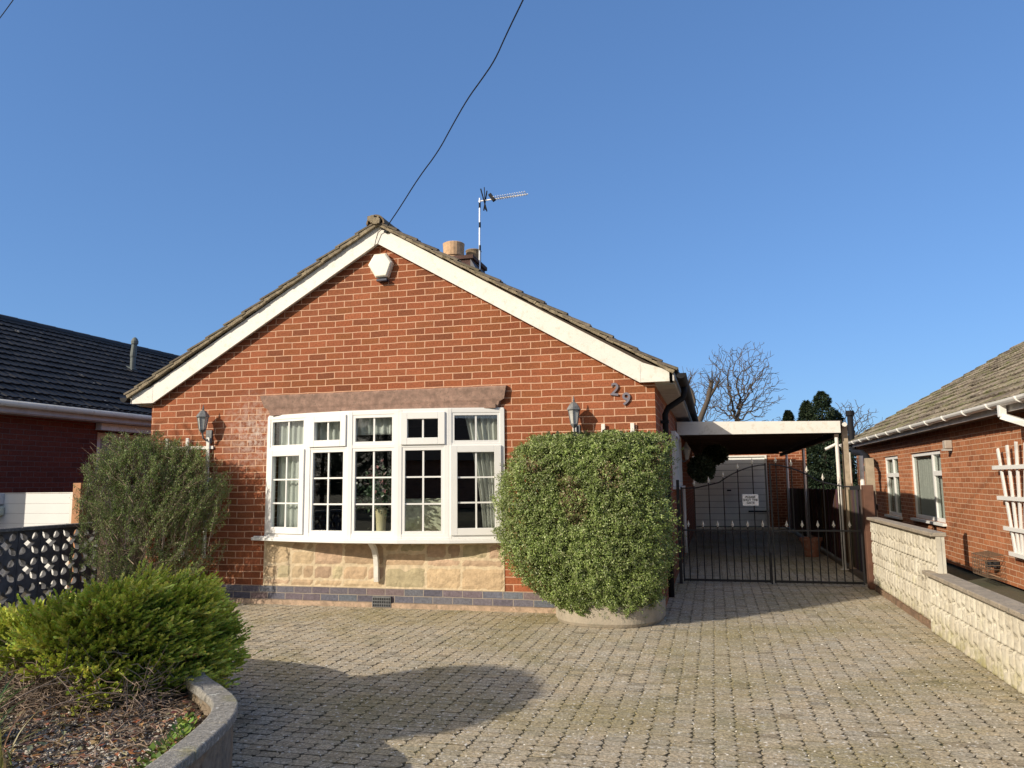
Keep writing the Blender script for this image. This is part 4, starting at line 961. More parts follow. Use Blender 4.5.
mb.build('branches', m_bark, t)
# fine shoots sticking out of the clipped bush
P_, D = [], []
for k in range(900):
    (p, o) = bushpoint(prof, -.40, .01); 
    if p[1] > -.05: continue
    o = Vector(o).normalized() + Vector((R.gauss(0, .35), R.gauss(0, .35), R.gauss(.3, .3))); o.normalize(); ln = R.uniform(.03, .10)
    for q in range(9): P_.append(Vector(p) + o * ln * q / 9); D.append(o + Vector((R.gauss(0, .7), R.gauss(0, .7), R.gauss(0, .7))))
leaves('shoots', np.array(P_), np.array(D), .018, .008, palette(len(P_), [(.16, .22, .05), (.20, .25, .07), (.12, .17, .04)]), m_leaf, t)

# loose shrub, left
t = thing('loose_shrub', (-2.68, -.3, 0), 'loose twiggy grey green shrub under the left wall lantern', 'shrub')
PL, DL, TW = [], [], MB()
prl = [(.25, -2.7, .78, .35), (.6, -2.7, .98, .45), (.95, -2.68, .98, .48), (1.3, -2.67, .98, .46), (1.55, -2.68, .96, .42), (1.75, -2.72, .80, .34), (1.88, -2.85, .5, .25), (1.97, -2.9, .18, .15)]
for k in range(1150):
    z = R.choice([R.uniform(.3, 1.9), R.uniform(1.0, 1.95)]); _, cx, rx, ry = interp(prl, z); a = R.uniform(0, 2 * math.pi); rr = R.uniform(.25, 1.0) ** .6 * (1 + .14 * noise.noise((math.cos(a) * 3, math.sin(a) * 3, z * 4)))
    e = Vector((cx + math.cos(a) * rx * rr, -.46 + math.sin(a) * ry * rr, z + R.uniform(-.05, .08)))
    if e.y > -.04: e.y = -.04 - R.uniform(0, .1)
    b0 = e + Vector(((-2.68 - e.x) * R.uniform(.15, .6) + R.gauss(0, .12), R.gauss(0, .1), -R.uniform(.10, .55))); b0.z = max(.12, b0.z); b0.y = min(b0.y, -.05)
    md = b0.lerp(e, .5) + Vector((R.gauss(0, .03), R.gauss(0, .03), R.uniform(-.03, .05))); pts = [b0, md, e]
    TW.tube(pts, [.0045, .003, .0012], 3, cap=False)
    for q in range(R.randint(75, 120)):
        u = R.uniform(.25, 1.0) ; p = b0.lerp(md, u * 2) if u < .5 else md.lerp(e, u * 2 - 1); d = (e - b0).normalized()
        PL.append(p + Vector((R.gauss(0, .012), R.gauss(0, .012), R.gauss(0, .012)))); DL.append(d * .35 + Vector((R.gauss(0, .7), R.gauss(0, .7), R.gauss(0, .7))))
    if R.random() < .35:
        for q in range(3):
            e2 = e + Vector((R.gauss(0, .06), R.gauss(0, .06), R.uniform(-.02, .1))); TW.tube([md.lerp(e, R.random()), e2], [.0022, .001], 3, cap=False)
ob = TW.build('twigs', m_twig, t)
leaves('foliage', np.array(PL), np.array(DL), NR.uniform(.016, .030, len(PL)), NR.uniform(.006, .010, len(PL)), palette(len(PL), [(.20, .29, .08), (.28, .36, .12), (.13, .19, .055), (.36, .38, .19), (.27, .21, .15)], [.36, .25, .2, .12, .07]), m_leaf, t)

# juniper, left foreground
t = thing('juniper_bush', (.15, -4.15, .3), 'bright green spreading juniper in the raised bed, left foreground', 'bush')
def jun_surface(a, phi):   # a azimuth, phi elevation 0..pi/2 ; returns point on the layered dome
    ca = math.cos(a); rx = .55 if ca > 0 else 1.30; ry = .60; z0 = .25
    cr = math.cos(phi) ** .68; skew = .10 * math.sin(phi)
    n_ = 1 + .16 * noise.noise((ca * 2.5 * cr, math.sin(a) * 2.5, phi * 2.5)) + .09 * noise.noise((ca * 7 * cr, math.sin(a) * 7, phi * 6))
    x = .42 + skew + ca * rx * cr * n_
    top = .565 * (1 - .62 * max(0, min(1, (.55 - x) / 1.5)))
    return Vector((x, -4.37 + math.sin(a) * ry * cr * n_ - .08 * max(0, ca), z0 + top * math.sin(phi) * n_))
spr = []
def bare_gap(p): return -.05 < p.x < .72 and p.y < -4.5 and p.z < .47
k = 0
while k < 880:
    a = R.uniform(0, 2 * math.pi); phi = math.asin(R.random() ** .8); p = jun_surface(a, phi)
    if p.x < -1.6: continue
    k += 1
    if bare_gap(p) and R.random() < .94: continue
    o = Vector((math.cos(a) * .9, math.sin(a) * .7, 0)) * math.cos(phi) + Vector((.42, .0, .16 + .34 * math.sin(phi))); o.normalize()
    bt = R.choice([0, 0, 1, 1, 2, 3]); dep0 = abs(R.gauss(0, .03))
    cen = p - o * dep0; sd = o.cross(Vector((0, 0, 1))).normalized(); upn = sd.cross(o)
    for q in range(R.randint(9, 13)):
        u = R.uniform(-1, 1); v = R.uniform(-.5, .5); al = R.uniform(-.10, .045)
        spr.append((cen + o * al + sd * u * .065 + upn * v * .035, (o + sd * u * .75 + upn * (v * .5 + .12) + Vector((R.gauss(0, .12), R.gauss(0, .12), R.gauss(0, .1)))).normalized(), bt, 1.0))
for k in range(2300):
    a = R.uniform(0, 2 * math.pi); phi = math.asin(R.random() ** .85); p = jun_surface(a, phi)
    if p.x < -1.6 or (bare_gap(p) and R.random() < .9): continue
    cdir = (p - Vector((.4, -4.35, .25))).normalized(); spr.append((p - cdir * R.uniform(.05, .22), (cdir + Vector((R.gauss(0, .5), R.gauss(0, .5), R.gauss(.1, .3)))).normalized(), 4, .9))
JC = [(.38, .43, .06), (.50, .54, .10), (.64, .66, .16), (.27, .33, .045), (.12, .16, .028)]
LP, LD, LL, LW, LC, LO = [], [], [], [], [], []
for p, d, bt, sc in spr:
    side = d.cross(Vector((R.gauss(0, .35), R.gauss(0, .35), 1))).normalized(); nrm = side.cross(d)
    ln = R.uniform(.06, .105) * sc; base = JC[bt]
    if R.random() < .02: base = (.24, .15, .07)
    for q in range(12):
        u = q / 11; s_q = (1 if q % 2 else -1); pos = p + d * ln * u * .85
        dv = d * (.8 + u) + side * s_q * (.95 - u * .85) + nrm * R.gauss(0, .2)
        tipc = .8 + .6 * u
        LP.append(pos); LD.append(dv); LL.append(R.uniform(.019, .031) * (1.15 - .35 * u)); LW.append(R.uniform(.010, .015)); LC.append(tuple(v * tipc * R.uniform(.85, 1.15) for v in base)); LO.append(nrm)
leaves('foliage', np.array(LP), np.array(LD), np.array(LL), np.array(LW), np.array(LC), m_jun, t, flat=1.0, out=np.array(LO))
mb = MB()
for k in range(520):
    a = R.uniform(math.pi * 1.02, math.pi * 1.98) if R.random() < .8 else R.uniform(0, 6.28); ph = R.uniform(0, .75); e = jun_surface(a, ph); e = Vector((.4, -4.3, .33)).lerp(e, R.uniform(.65, .99))
    b0 = Vector((max(-.5, min(.9, R.gauss(.3, .3))), R.gauss(-4.2, .1), .32)); md = b0.lerp(e, .55) + Vector((R.gauss(0, .05), R.gauss(0, .05), R.uniform(-.02, .06)))
    mb.tube([b0, md, e], [R.uniform(.005, .014), .005, .0018], 4, cap=False)
for k in range(2100):   # dead brown tangle at the front foot
    c0 = Vector((min(1.0, R.gauss(.30, .40)), R.gauss(-4.86, .11), .31 + abs(R.gauss(0, .085)))); d = Vector((R.gauss(0, 1), R.gauss(0, .8), R.gauss(.15, .5))).normalized() * R.uniform(.05, .17)
    mb.tube([c0, c0 + d * .5 + Vector((0, 0, R.gauss(0, .012))), c0 + d], [.0026, .002, .0008], 3, cap=False)
mb.build('branches', m_twig, t)

# raised bed, gravel, leaf litter, low curved wall
wall_c = [(1.95, -7.2), (1.86, -6.4), (1.74, -5.78), (1.655, -5.42), (1.565, -5.14), (1.45, -4.95), (1.27, -4.80), (.98, -4.58), (.72, -4.2), (.60, -3.75), (.35, -3.42), (-.2, -3.25), (-1.2, -3.2), (-2.4, -3.25), (-3.95, -3.3)]
def smoothpath(pts, it=2):
    pts = [Vector((*p, 0)) for p in pts]
    for _ in range(it):
        q = [pts[0]]
        for a, b2 in zip(pts[:-1], pts[1:]): q += [a.lerp(b2, .25), a.lerp(b2, .75)]
        q.append(pts[-1]); pts = q
    return pts
wc = smoothpath(wall_c)
t = thing('retaining_wall', (1.5, -5, 0), 'low curved stone retaining wall with grey coping round the raised bed', 'garden wall')
def ribbon(path, w0, w1, z0, z1, jit=0):
    mb = MB(); vs = []
    for i, p in enumerate(path):
        d = (path[min(i + 1, len(path) - 1)] - path[max(i - 1, 0)]).normalized(); s = Vector((d.y, -d.x, 0))
        j = R.uniform(-jit, jit)
        vs += [p + s * w0 + Vector((0, 0, z0)), p + s * w1 + Vector((0, 0, z0)), p + s * (w1 + j) + Vector((0, 0, z1 + j * .5)), p + s * (w0 + j) + Vector((0, 0, z1 + j * .5))]
    fs = []
    for i in range(len(path) - 1):
        a, b2 = i * 4, (i + 1) * 4
        for k in range(4): fs.append((a + k, b2 + k, b2 + (k + 1) % 4, a + (k + 1) % 4))
    fs += [(0, 1, 2, 3), tuple(len(vs) - 4 + k for k in (3, 2, 1, 0))]
    mb.add(vs, fs); return mb
m, t_, b = newmat('mixed_walling_stone')
vo = nd(t_, 'ShaderNodeTexVoronoi'); vo.feature = 'F1'; vo.inputs['Scale'].default_value = 5.5; gg = nd(t_, 'ShaderNodeNewGeometry'); t_.links.new(gg.outputs['Position'], vo.inputs['Vector'])
c = ramp(t_, vo.outputs['Color'], [(.0, (.20, .13, .08)), (.35, (.30, .24, .17)), (.6, (.24, .21, .17)), (.85, (.34, .25, .15))])
c = mixc(t_, c, ramp(t_, wnoise(t_, 22, 5), [(.3, (.6, .6, .6)), (.7, (1.15, 1.15, 1.15))]), 1, 'MULTIPLY')
t_.links.new(c, b.inputs['Base Color']); b.inputs['Roughness'].default_value = .95; bump(t_, wnoise(t_, 28, 5, .7), .02, b); m_wst = m
ribbon(wc, -.01, .060, 0, .362).build('stonework', m_wst, t)
m, t_, b = newmat('speckled_coping')
c = ramp(t_, wnoise(t_, 60, 5, .8), [(.3, (.12, .115, .10)), (.5, (.27, .255, .225)), (.7, (.46, .44, .385))])
c = mixc(t_, c, (.62, .62, .58), ramp(t_, wnoise(t_, 16, 5, .6), [(.61, (0, 0, 0)), (.66, (1, 1, 1))]))
c = mixc(t_, c, (.20, .19, .07), ramp(t_, wnoise(t_, 4, 5, .7), [(.56, (0, 0, 0)), (.7, (.8, .8, .8))]))
t_.links.new(c, b.inputs['Base Color']); b.inputs['Roughness'].default_value = .95; bump(t_, wnoise(t_, 70, 5, .8), .008, b); m_cop = m
i0 = 0
while i0 < len(wc) - 1:
    i1 = min(i0 + 4, len(wc) - 1); seg_ = wc[i0:i1 + 1]; seg_ = list(seg_); d = (seg_[-1] - seg_[-2]).normalized(); seg_[-1] = seg_[-1] - d * .006
    ribbon(seg_, -.03, .078, .363, .405, .002).build('coping', m_cop, t, bevel=.008); i0 = i1
# bed soil inside the wall
mb = MB(); ins = [p for p in wc]
nx, ny = 110, 90; X0, X1_, Y0, Y1_ = -4.0, 1.9, -7.2, -3.25; idm = {}; vs = []; fs = []
def inside(x, y):
    # left of the wall path
    poly = [(p.x, p.y) for p in wc] + [(-4.2, -3.3), (-4.2, -7.4), (1.9, -7.4)]
    c = False; n = len(poly)
    for i in range(n):
        x1, y1 = poly[i]; x2, y2 = poly[(i + 1) % n]
        if (y1 > y) != (y2 > y) and x < (x2 - x1) * (y - y1) / (y2 - y1) + x1: c = not c
    return c
def bedz(x, y): return .30 + .035 * noise.noise((x * 1.5, y * 1.5, 0)) + .022 * noise.noise((x * 6, y * 6, 5)) + .010 * noise.noise((x * 18, y * 18, 9)) + .04 * math.exp(-((x - .1) ** 2 + (y + 4.2) ** 2) * 2)
for j in range(ny + 1):
    for i in range(nx + 1):
        x, y = X0 + (X1_ - X0) * i / nx, Y0 + (Y1_ - Y0) * j / ny; idm[(i, j)] = len(vs); vs.append((x, y, bedz(x, y)))
for j in range(ny):
    for i in range(nx):
        x, y = X0 + (X1_ - X0) * (i + .5) / nx, Y0 + (Y1_ - Y0) * (j + .5) / ny
        if inside(x, y): fs.append((idm[(i, j)], idm[(i + 1, j)], idm[(i + 1, j + 1)], idm[(i, j + 1)]))
mb.add(vs, fs)
m, t_, b = newmat('bed_soil')
c = ramp(t_, wnoise(t_, 9, 6, .75), [(.3, (.055, .036, .024)), (.5, (.12, .085, .058)), (.68, (.20, .155, .115)), (.8, (.11, .06, .035))])
t_.links.new(c, b.inputs['Base Color']); b.inputs['Roughness'].default_value = 1; bump(t_, wnoise(t_, 45, 6, .75), .025, b)
tag(mb.build('bed_soil', m, smooth=True), kind='structure')
# pebbles and litter: one stuff object each
def scatter(n, fx, name, mat, make, kind):
    mb = MB(); c = 0
    while c < n:
        x, y = fx()
        if not inside(x + .09, y - .02) or not inside(x, y): continue
        make(mb, x, y, bedz(x, y)); c += 1
    return tag(mb.build(name, mat), kind=kind)
def peb(mb, x, y, z):
    r = R.uniform(.004, .0095); k = R.uniform(.5, 1.0); g0 = R.uniform(.30, .66); mb.cc = (g0, g0 * .92, g0 * .78)
    a = R.uniform(0, 3); ca, sa = math.cos(a), math.sin(a); pts = [(1, 0, 0), (.4, .8, .1), (-.6, .7, 0), (-1, -.1, 0), (-.3, -.8, 0), (.6, -.7, .1)]
    vs = [(x + (px * ca - py * sa) * r, y + (px * sa + py * ca) * r * .8, z + pz * r) for px, py, pz in pts] + [(x + (px * ca - py * sa) * r * .6, y + (px * sa + py * ca) * r * .5, z + r * .8 * k) for px, py, pz in pts]
    mb.add(vs, [tuple(range(6, 12))] + [(i, (i + 1) % 6, (i + 1) % 6 + 6, i + 6) for i in range(6)])
def fxg():
    if R.random() < .7: u = R.random(); return .5 + u * 1.0 + R.gauss(0, .16), -5.35 + R.gauss(0, .28)
    return R.uniform(-1.2, 1.6), R.uniform(-6.6, -4.3)
tag(scatter(5200, fxg, 'gravel', m_peb, peb, 'stuff'), 'pale gravel scattered on the raised bed', 'gravel')
def lit(mb, x, y, z):
    c = R.choice([(.24, .12, .05), (.30, .18, .09), (.17, .09, .05), (.34, .25, .15)]); mb.cc = tuple(v * R.uniform(.7, 1.2) for v in c)
    r = R.uniform(.012, .028); a = R.uniform(0, 6.28); ca, sa = math.cos(a), math.sin(a); z += R.uniform(.004, .02)
    q = [(-1, 0, 0), (0, .45, R.uniform(-.2, .5)), (1, 0, R.uniform(-.3, .6)), (0, -.45, R.uniform(-.2, .5))]
    mb.add([(x + (u * ca - v * sa) * r, y + (u * sa + v * ca) * r, z + ww * r) for u, v, ww in q], [(0, 1, 2), (0, 2, 3)])
tag(scatter(8000, lambda: (R.uniform(-1.6, 1.6), R.uniform(-6.4, -4.0)), 'leaf_litter', m_peb, lit, 'stuff'), 'dry brown leaf litter under the juniper', 'leaf litter')
mb = MB(); c = 0
while c < 1900:
    x, y = R.uniform(-1.5, 1.5), R.uniform(-5.6, -4.2)
    if not inside(x + .1, y): continue
    z = bedz(x, y) + .01; d = Vector((R.gauss(0, 1), R.gauss(0, 1), R.gauss(.1, .12))).normalized() * R.uniform(.03, .15); mb.tube([(x, y, z), Vector((x, y, z)) + d * .5 + Vector((0, 0, .012)), Vector((x, y, z)) + d], [.003, .0025, .001], 3, cap=False); c += 1
tag(mb.build('fallen_twigs', m_twig), 'thin dead twigs lying on the raised bed', 'twigs', kind='stuff')
# long bare stems arching over the bed
t = thing('dead_plant', (.6, -4.9, .3), 'few thin bare stems leaning over the gravel in front of the juniper', 'stems')
mb = MB()
for (a, b2) in (((.62, -5.35, .33), (.98, -4.95, .40)), ((.45, -5.3, .33), (.70, -4.92, .46))):
    a = Vector(a); b2 = Vector(b2); mb.tube([a, a.lerp(b2, .4) + Vector((.02, 0, .05)), a.lerp(b2, .75) + Vector((-.01, 0, .05)), b2], [.004, .0035, .003, .0015], 5)
mb.build('stem', m_twig, t)
# strappy leaved plant
def strappy(cx, cy, n, h, label, cols, wd=.016):
    t = thing('strap_leaved_plant', (cx, cy, bedz(cx, cy)), label, 'plant', 'strap leaved plants in the raised bed')
    mb = MB()
    for k in range(n):
        a = R.uniform(0, 6.28); l = h * R.uniform(.6, 1.1); le = R.uniform(.25, .85); b0 = Vector((cx + R.gauss(0, .05), cy + R.gauss(0, .05), bedz(cx, cy) - .01)); hd = Vector((math.cos(a), math.sin(a), 0)); sd = Vector((-hd.y, hd.x, 0)) * wd * R.uniform(.7, 1.2)
        c = R.choice(cols); mb.cc = tuple(v * R.uniform(.8, 1.25) for v in c); vs = []
        for q in range(7):
            u = q / 6; p = b0 + hd * (l * le * u * u) + Vector((0, 0, l * (u - .45 * le * u * u))); wv = (1 - u ** 2.2) * .5 + .02; vs += [p - sd * wv, p + Vector((0, 0, -.003)) , p + sd * wv]
        fs = []
        for q in range(6):
            for r in range(2): a_ = q * 3 + r; fs.append((a_, a_ + 1, a_ + 4, a_ + 3))
        mb.add(vs, fs)
    mb.build('leaves', m_leaf, t)
gc = [(.14, .21, .06), (.20, .26, .10), (.30, .30, .12), (.10, .16, .05)]
strappy(.62, -5.45, 60, .34, 'tuft of long strap leaves at the bottom left corner', gc)
strappy(.95, -5.62, 34, .24, 'smaller yellowing tuft of strap leaves near the bottom edge', [(.32, .30, .12), (.26, .27, .10), (.38, .33, .18)], .010)
# low weeds along the inner edge of the wall
mb = MB()
for k in range(420):
    u = R.uniform(2, 22); p = wc[int(u)].lerp(wc[int(u) + 1], u % 1) ; d = (wc[int(u) + 1] - wc[int(u)]).normalized(); s = Vector((-d.y, d.x, 0)); s = s if inside(p.x + s.x * .12, p.y + s.y * .12) else -s
    p = p + s * R.uniform(.10, .17); z = .31; c = R.choice([(.16, .24, .04), (.24, .32, .06), (.12, .18, .04)]); mb.cc = tuple(v * R.uniform(.8, 1.2) for v in c)
    a = R.uniform(0, 6.28); l = R.uniform(.015, .04); q = Vector((math.cos(a), math.sin(a), R.uniform(.4, 1.6))).normalized() * l; sd = q.cross(Vector((0, 0, 1))).normalized() * l * .35; b0 = Vector((p.x, p.y, z)) + Vector((0, 0, R.uniform(0, .04)))
    mb.add([b0, b0 + q * .5 + sd, b0 + q, b0 + q * .5 - sd], [(0, 1, 2, 3)])
tag(mb.build('weeds', m_leaf), 'small bright weeds along the inner edge of the retaining wall', 'weeds', kind='stuff')

# hanging plant by the side wall, with lantern
t = thing('hanging_plant', (3.45, 6.3, 1.55), 'round leafy hanging plant in the shade under the carport', 'hanging plant')
P_ = NR.normal(size=(5200, 3)); P_ /= np.linalg.norm(P_, axis=1, keepdims=True); P_ *= (NR.rand(5200, 1) ** .35); 
P_ = P_ * np.array([.24, .22, .24]) + np.array([3.42, 6.3, 1.56]); D = NR.normal(size=P_.shape) + np.array([0, 0, -.3])
leaves('foliage', P_, D, .055, .035, palette(5200, [(.05, .09, .04), (.09, .13, .07), (.16, .20, .13)]), m_leaf, t)
mb = MB(); mb.tube([(3.42, 6.3, 1.56), (3.42, 6.3, 2.19)], .006, 5); mb.build('chain', m_iron, t); mb = MB(); mb.lathe((3.42, 6.3, 1.42), [(.001, -.05), (.12, 0), (.16, .12)], 14); mb.build('basket', m_wood, t)
t = thing('hanging_plant', (3.72, 9.3, 1.8), 'smaller leafy hanging plant higher up in front of the garage door', 'hanging plant')
P_ = NR.normal(size=(2600, 3)); P_ /= np.linalg.norm(P_, axis=1, keepdims=True); P_ = P_ * (NR.rand(2600, 1) ** .35) * np.array([.26, .2, .2]) + np.array([3.68, 8.3, 1.86])
leaves('foliage', P_, NR.normal(size=P_.shape), .055, .035, palette(2600, [(.05, .09, .04), (.09, .13, .07)]), m_leaf, t)
mb = MB(); mb.tube([(3.68, 8.3, 1.86), (3.68, 8.3, 2.19)], .006, 5); mb.build('chain', m_iron, t)
t = thing('wall_lantern', (3.08, 5.3, 1.8), 'faded lantern on the side wall beside the hanging plant', 'wall light')
mb = MB(); mb.tube([(3.075, 5.3, 1.72), (3.15, 5.3, 1.66), (3.2, 5.3, 1.70)], .012, 6); mb.build('bracket', m_lamp, t)
mb = MB(); mb.lathe((3.2, 5.3, 1.70), [(.03, 0), (.07, .16), (.085, .165), (.03, .25), (.008, .30)], 6); mb.build('lamp_head', m_glassf, t)

# ------------------------------------------------------------------ trees behind
def bare_tree(name, base, H, label, seed, crown=None, n=1300, r0=.2, lean=(0, 0), fork=.45, twig=.012, group=None, **kw):
    """crown: (cx, cy, cz, rx, ry, rz); limbs are grown towards points spread through the crown"""
    rs = np.random.RandomState(seed); t = thing(name, base, label, 'tree', group); base = np.array(base, float)
    if crown is None: crown = (base[0], base[1], H * .66, H * .3, H * .3, H * .33)
    c = np.array(crown[:3]); rad = np.array(crown[3:])
    q = rs.normal(size=(n, 3)); q /= np.linalg.norm(q, axis=1, keepdims=True); q *= rs.rand(n, 1) ** .42; q *= np.array([[1 + .38 * noise.noise((v[0] * 1.6 + seed, v[1] * 1.6, v[2] * 1.6))] for v in q]); q *= rad; q += c + 0
    root = np.array([base[0] + lean[0] * H * fork, base[1] + lean[1] * H * fork, H * fork])
    nodes = [base + (root - base) * k / 5 + (rs.normal(size=3) * r0 * .25 if 0 < k < 5 else 0) for k in range(6)]; par = [-1, 0, 1, 2, 3, 4]
    q = q[q[:, 2] > H * fork * .8]; q = q[np.argsort(np.linalg.norm(q - root, axis=1))]
    A = np.zeros((len(nodes) + len(q) * 3, 3)); A[:6] = nodes; cnt = 6
    dr = np.zeros(len(A)); dr[:6] = 1e3; dr[5] = 0; dr[4] = .4 * 0 + .1
    for p in q:
        d = np.linalg.norm(A[:cnt] - p, axis=1) + .35 * dr[:cnt]; i = int(np.argmin(d)); a = A[i]
        mid = a + (p - a) * .5 + rs.normal(size=3) * .07 * np.linalg.norm(p - a) + np.array([0, 0, -.05 * np.linalg.norm((p - a)[:2])])
        A[cnt] = mid; par.append(i); dr[cnt] = dr[i] + np.linalg.norm(mid - a); A[cnt + 1] = p; par.append(cnt); dr[cnt + 1] = dr[cnt] + np.linalg.norm(p - mid); cnt += 2
    w_ = np.zeros(cnt); ch_ = [[] for _ in range(cnt)]
    for i in range(cnt - 1, 0, -1):
        if not ch_[i]: w_[i] = 1
        w_[par[i]] += w_[i]; ch_[par[i]].append(i)
    rr_ = np.maximum(twig, r0 * (w_ / w_[5]) ** .48)
    tr, tw = MB(), MB(); done = set()
    # trunk, then chains following the heaviest child
    stack = [(0, None)]
    while stack:
        i, prev = stack.pop(); path = ([prev] if prev is not None else []) + [i]; k = i
        while ch_[k]:
            cs = sorted(ch_[k], key=lambda z_: -w_[z_])
            for z_ in cs[1:]: stack.append((z_, k))
            k = cs[0]; path.append(k)
        pts = [A[z_] for z_ in path]; rd = [rr_[path[1]] if (prev is not None and z_ == prev and len(path) > 1) else rr_[z_] for z_ in path]
        rd[-1] *= .5
        (tr if rd[0] > r0 * .3 else tw).tube(pts, [float(v) for v in rd], 7 if rd[0] > r0 * .3 else 4, cap=False)
    tr.build('trunk', m_bark, t, smooth=True); tw.build('twigs', m_bark, t)
    return t
bare_tree('bare_tree', (4.85, 40, 0), 9.5, 'bare winter tree with a rounded twiggy crown above the carport roof', 5, crown=(5.4, 40, 7.0, 2.5, 2.3, 2.65), n=1250, r0=.17, fork=.52, lean=(.06, 0), twig=.014)
t = thing('pollarded_tree', (2.4, 38, 0), 'lopped bare tree with thick leaning limbs just right of the bungalow eaves', 'tree')
mb = MB(); mb.tube([(2.4, 38, 0), (2.5, 38, 3.2), (2.9, 38, 4.6), (3.5, 38, 6.0), (3.75, 38, 7.1)], [.22, .19, .17, .14, .11], 8); mb.tube([(3.5, 38, 6.0), (3.9, 38, 6.6), (4.1, 38, 7.0)], [.10, .085, .07], 7); mb.build('trunk', m_bark, t, smooth=True)
mb = MB(); mb.tube([(2.3, 38, 3.8), (2.55, 38, 5.2), (2.75, 38, 5.9), (2.6, 38, 6.5), (2.35, 38, 7.0)], [.09, .08, .075, .065, .05], 6)
for k in range(60): a = Vector((R.choice([3.75, 4.1, 2.4]), 38, 7.0 + R.uniform(-.5, .1))); b2 = a + Vector((R.gauss(0, .5), R.gauss(0, .4), R.uniform(.2, 1.1))); mb.tube([a, a.lerp(b2, .5) + Vector((R.gauss(0, .05), 0, .05)), b2], [.022, .017, .01], 4, cap=False)
mb.build('limb', m_bark, t)
bare_tree('bare_tree', (2.2, 46, 0), 8.6, 'thin bare tree partly hidden by the bungalow eaves', 12, crown=(2.4, 46, 6.0, 2.6, 2, 3.0), n=500, r0=.12, twig=.016)
bare_tree('bare_tree', (12.4, 46, 0), 6.3, 'distant thin bare tree behind the carport end, left of the mossy roof', 15, crown=(12.4, 46, 4.6, 2.2, 2, 1.9), n=500, r0=.12, twig=.016)
bare_tree('bare_tree', (9.0, 44, 0), 5.6, 'low bare tree in front of the evergreens', 17, crown=(8.6, 44, 4.2, 2.6, 2, 1.3), n=500, r0=.12, twig=.016)
def conifer(base, H, Rd, label, seed):
    rr = np.random.RandomState(seed); t = thing('conifer', base, label, 'tree', 'dark evergreens beyond the carport'); n = 13000
    z = rr.rand(n) ** 1.25; a = rr.rand(n) * 6.283; lay = .75 + .25 * np.sin(z * 42 + np.sin(a * 3) * 1.3); r = Rd * (1 - z) ** .62 * lay * (rr.rand(n) ** .35) * (1 + .18 * np.sin(a * 5 + z * 9))
    z = z * .97; P = np.stack([base[0] + np.cos(a) * r, base[1] + np.sin(a) * r, base[2] + H * (.12 + .88 * z) - r * .12], 1); D = np.stack([np.cos(a), np.sin(a), -.35 + rr.normal(size=n) * .4], 1)
    leaves('crown', P, D, .19, .07, palette(n, [(.018, .035, .018), (.028, .05, .022), (.045, .06, .03)]), m_conif, t)
    mb = MB(); mb.tube([base, (base[0], base[1], base[2] + H * .95)], [.16, .02], 8); mb.build('trunk', m_bark, t)
conifer((9.95, 40, 0), 6.6, 2.1, 'tallest dark evergreen above the right end of the carport', 1)
conifer((9.15, 40.5, 0), 6.1, 1.5, 'dark evergreen just left of the tallest one', 2)
conifer((8.15, 41, 0), 5.6, 1.0, 'smallest dark evergreen, leftmost of the three', 3)
conifer((10.8, 41, 0), 5.5, 1.6, 'dark evergreen partly hidden behind the carport end', 4)

# ------------------------------------------------------------------ inside the window
def curtain(x0, x1, y0, y1, z0, z1, label, mat, folds=7, pinch=0):
    mb = MB(); n = folds * 8; vs = []; fs = []; m_ = 9
    for j in range(m_):
        v = j / (m_ - 1); z = z0 + (z1 - z0) * v
        for k in range(n + 1):
            u = k / n; xx = x0 + (x1 - x0) * u
            if pinch: xx = x0 + (x1 - x0) * (u if pinch == 0 else (1 - (1 - u) * (.45 + .55 * v ** 1.5)) if pinch > 0 else u * (.45 + .55 * v ** 1.5))
            vs.append((xx, y0 + (y1 - y0) * u + .02 * math.sin(u * folds * 6.283) + .006 * math.sin(u * 31 + v * 2), z))
    for j in range(m_ - 1):
        for k in range(n): a = j * (n + 1) + k; fs.append((a, a + 1, a + n + 2, a + n + 1))
    mb.add(vs, fs); o = mb.build('curtain', mat, smooth=True); s = o.modifiers.new('thick', 'SOLIDIFY'); s.thickness = .003; tag(o, label, 'curtain', 'curtains inside the bow window'); return o
curtain(-1.36, -.86, .06, -.06, .78, 2.13, 'grey curtain filling the leftmost light of the bow window', m_net, 6)
curtain(-.80, -.34, -.06, -.12, 1.74, 2.13, 'short grey drape behind the second top light of the bow window', m_net, 5)
curtain(-.26, .27, -.13, -.13, 1.90, 2.13, 'short dark drape behind the middle top light of the bow window', m_net, 6)
curtain(.98, 1.38, -.02, .06, .78, 2.13, 'pale tied back curtain at the right end of the bow window', m_curtain, 6, pinch=1)
t = thing('flower_vase', (.02, .12, .74), 'tall cream vase of leafy flowers standing behind the middle window', 'vase')
mb = MB(); vx, vy = .035, -.10
mb.lathe((vx, vy, .739), [(.001, 0), (.06, 0), (.062, .05), (.05, .09), (.055, .2), (.062, .30), (.072, .34), (.064, .35), (.05, .34), (.001, .1)], 20); mb.build('vase', plain('cream_ceramic', (.72, .60, .36), .35), t, smooth=True)
n = 900; P_ = NR.normal(size=(n, 3)) * np.array([.10, .05, .11]) + np.array([vx - .03, vy, 1.25]); leaves('foliage', P_, NR.normal(size=(n, 3)), .055, .028, palette(n, [(.07, .12, .06), (.12, .18, .10), (.20, .25, .18)]), m_leaf, t)
n = 90; P_ = NR.normal(size=(n, 3)) * np.array([.10, .05, .10]) + np.array([vx - .03, vy - .01, 1.36]); leaves('flowers', P_, NR.normal(size=(n, 3)), .05, .045, palette(n, [(.6, .25, .25), (.7, .5, .5), (.7, .68, .62)]), m_leaf, t)
mb = MB()
for k in range(12): mb.tube([(vx, vy, 1.05), (vx + R.gauss(0, .09), vy + R.gauss(0, .04), R.uniform(1.2, 1.5))], .004, 4)
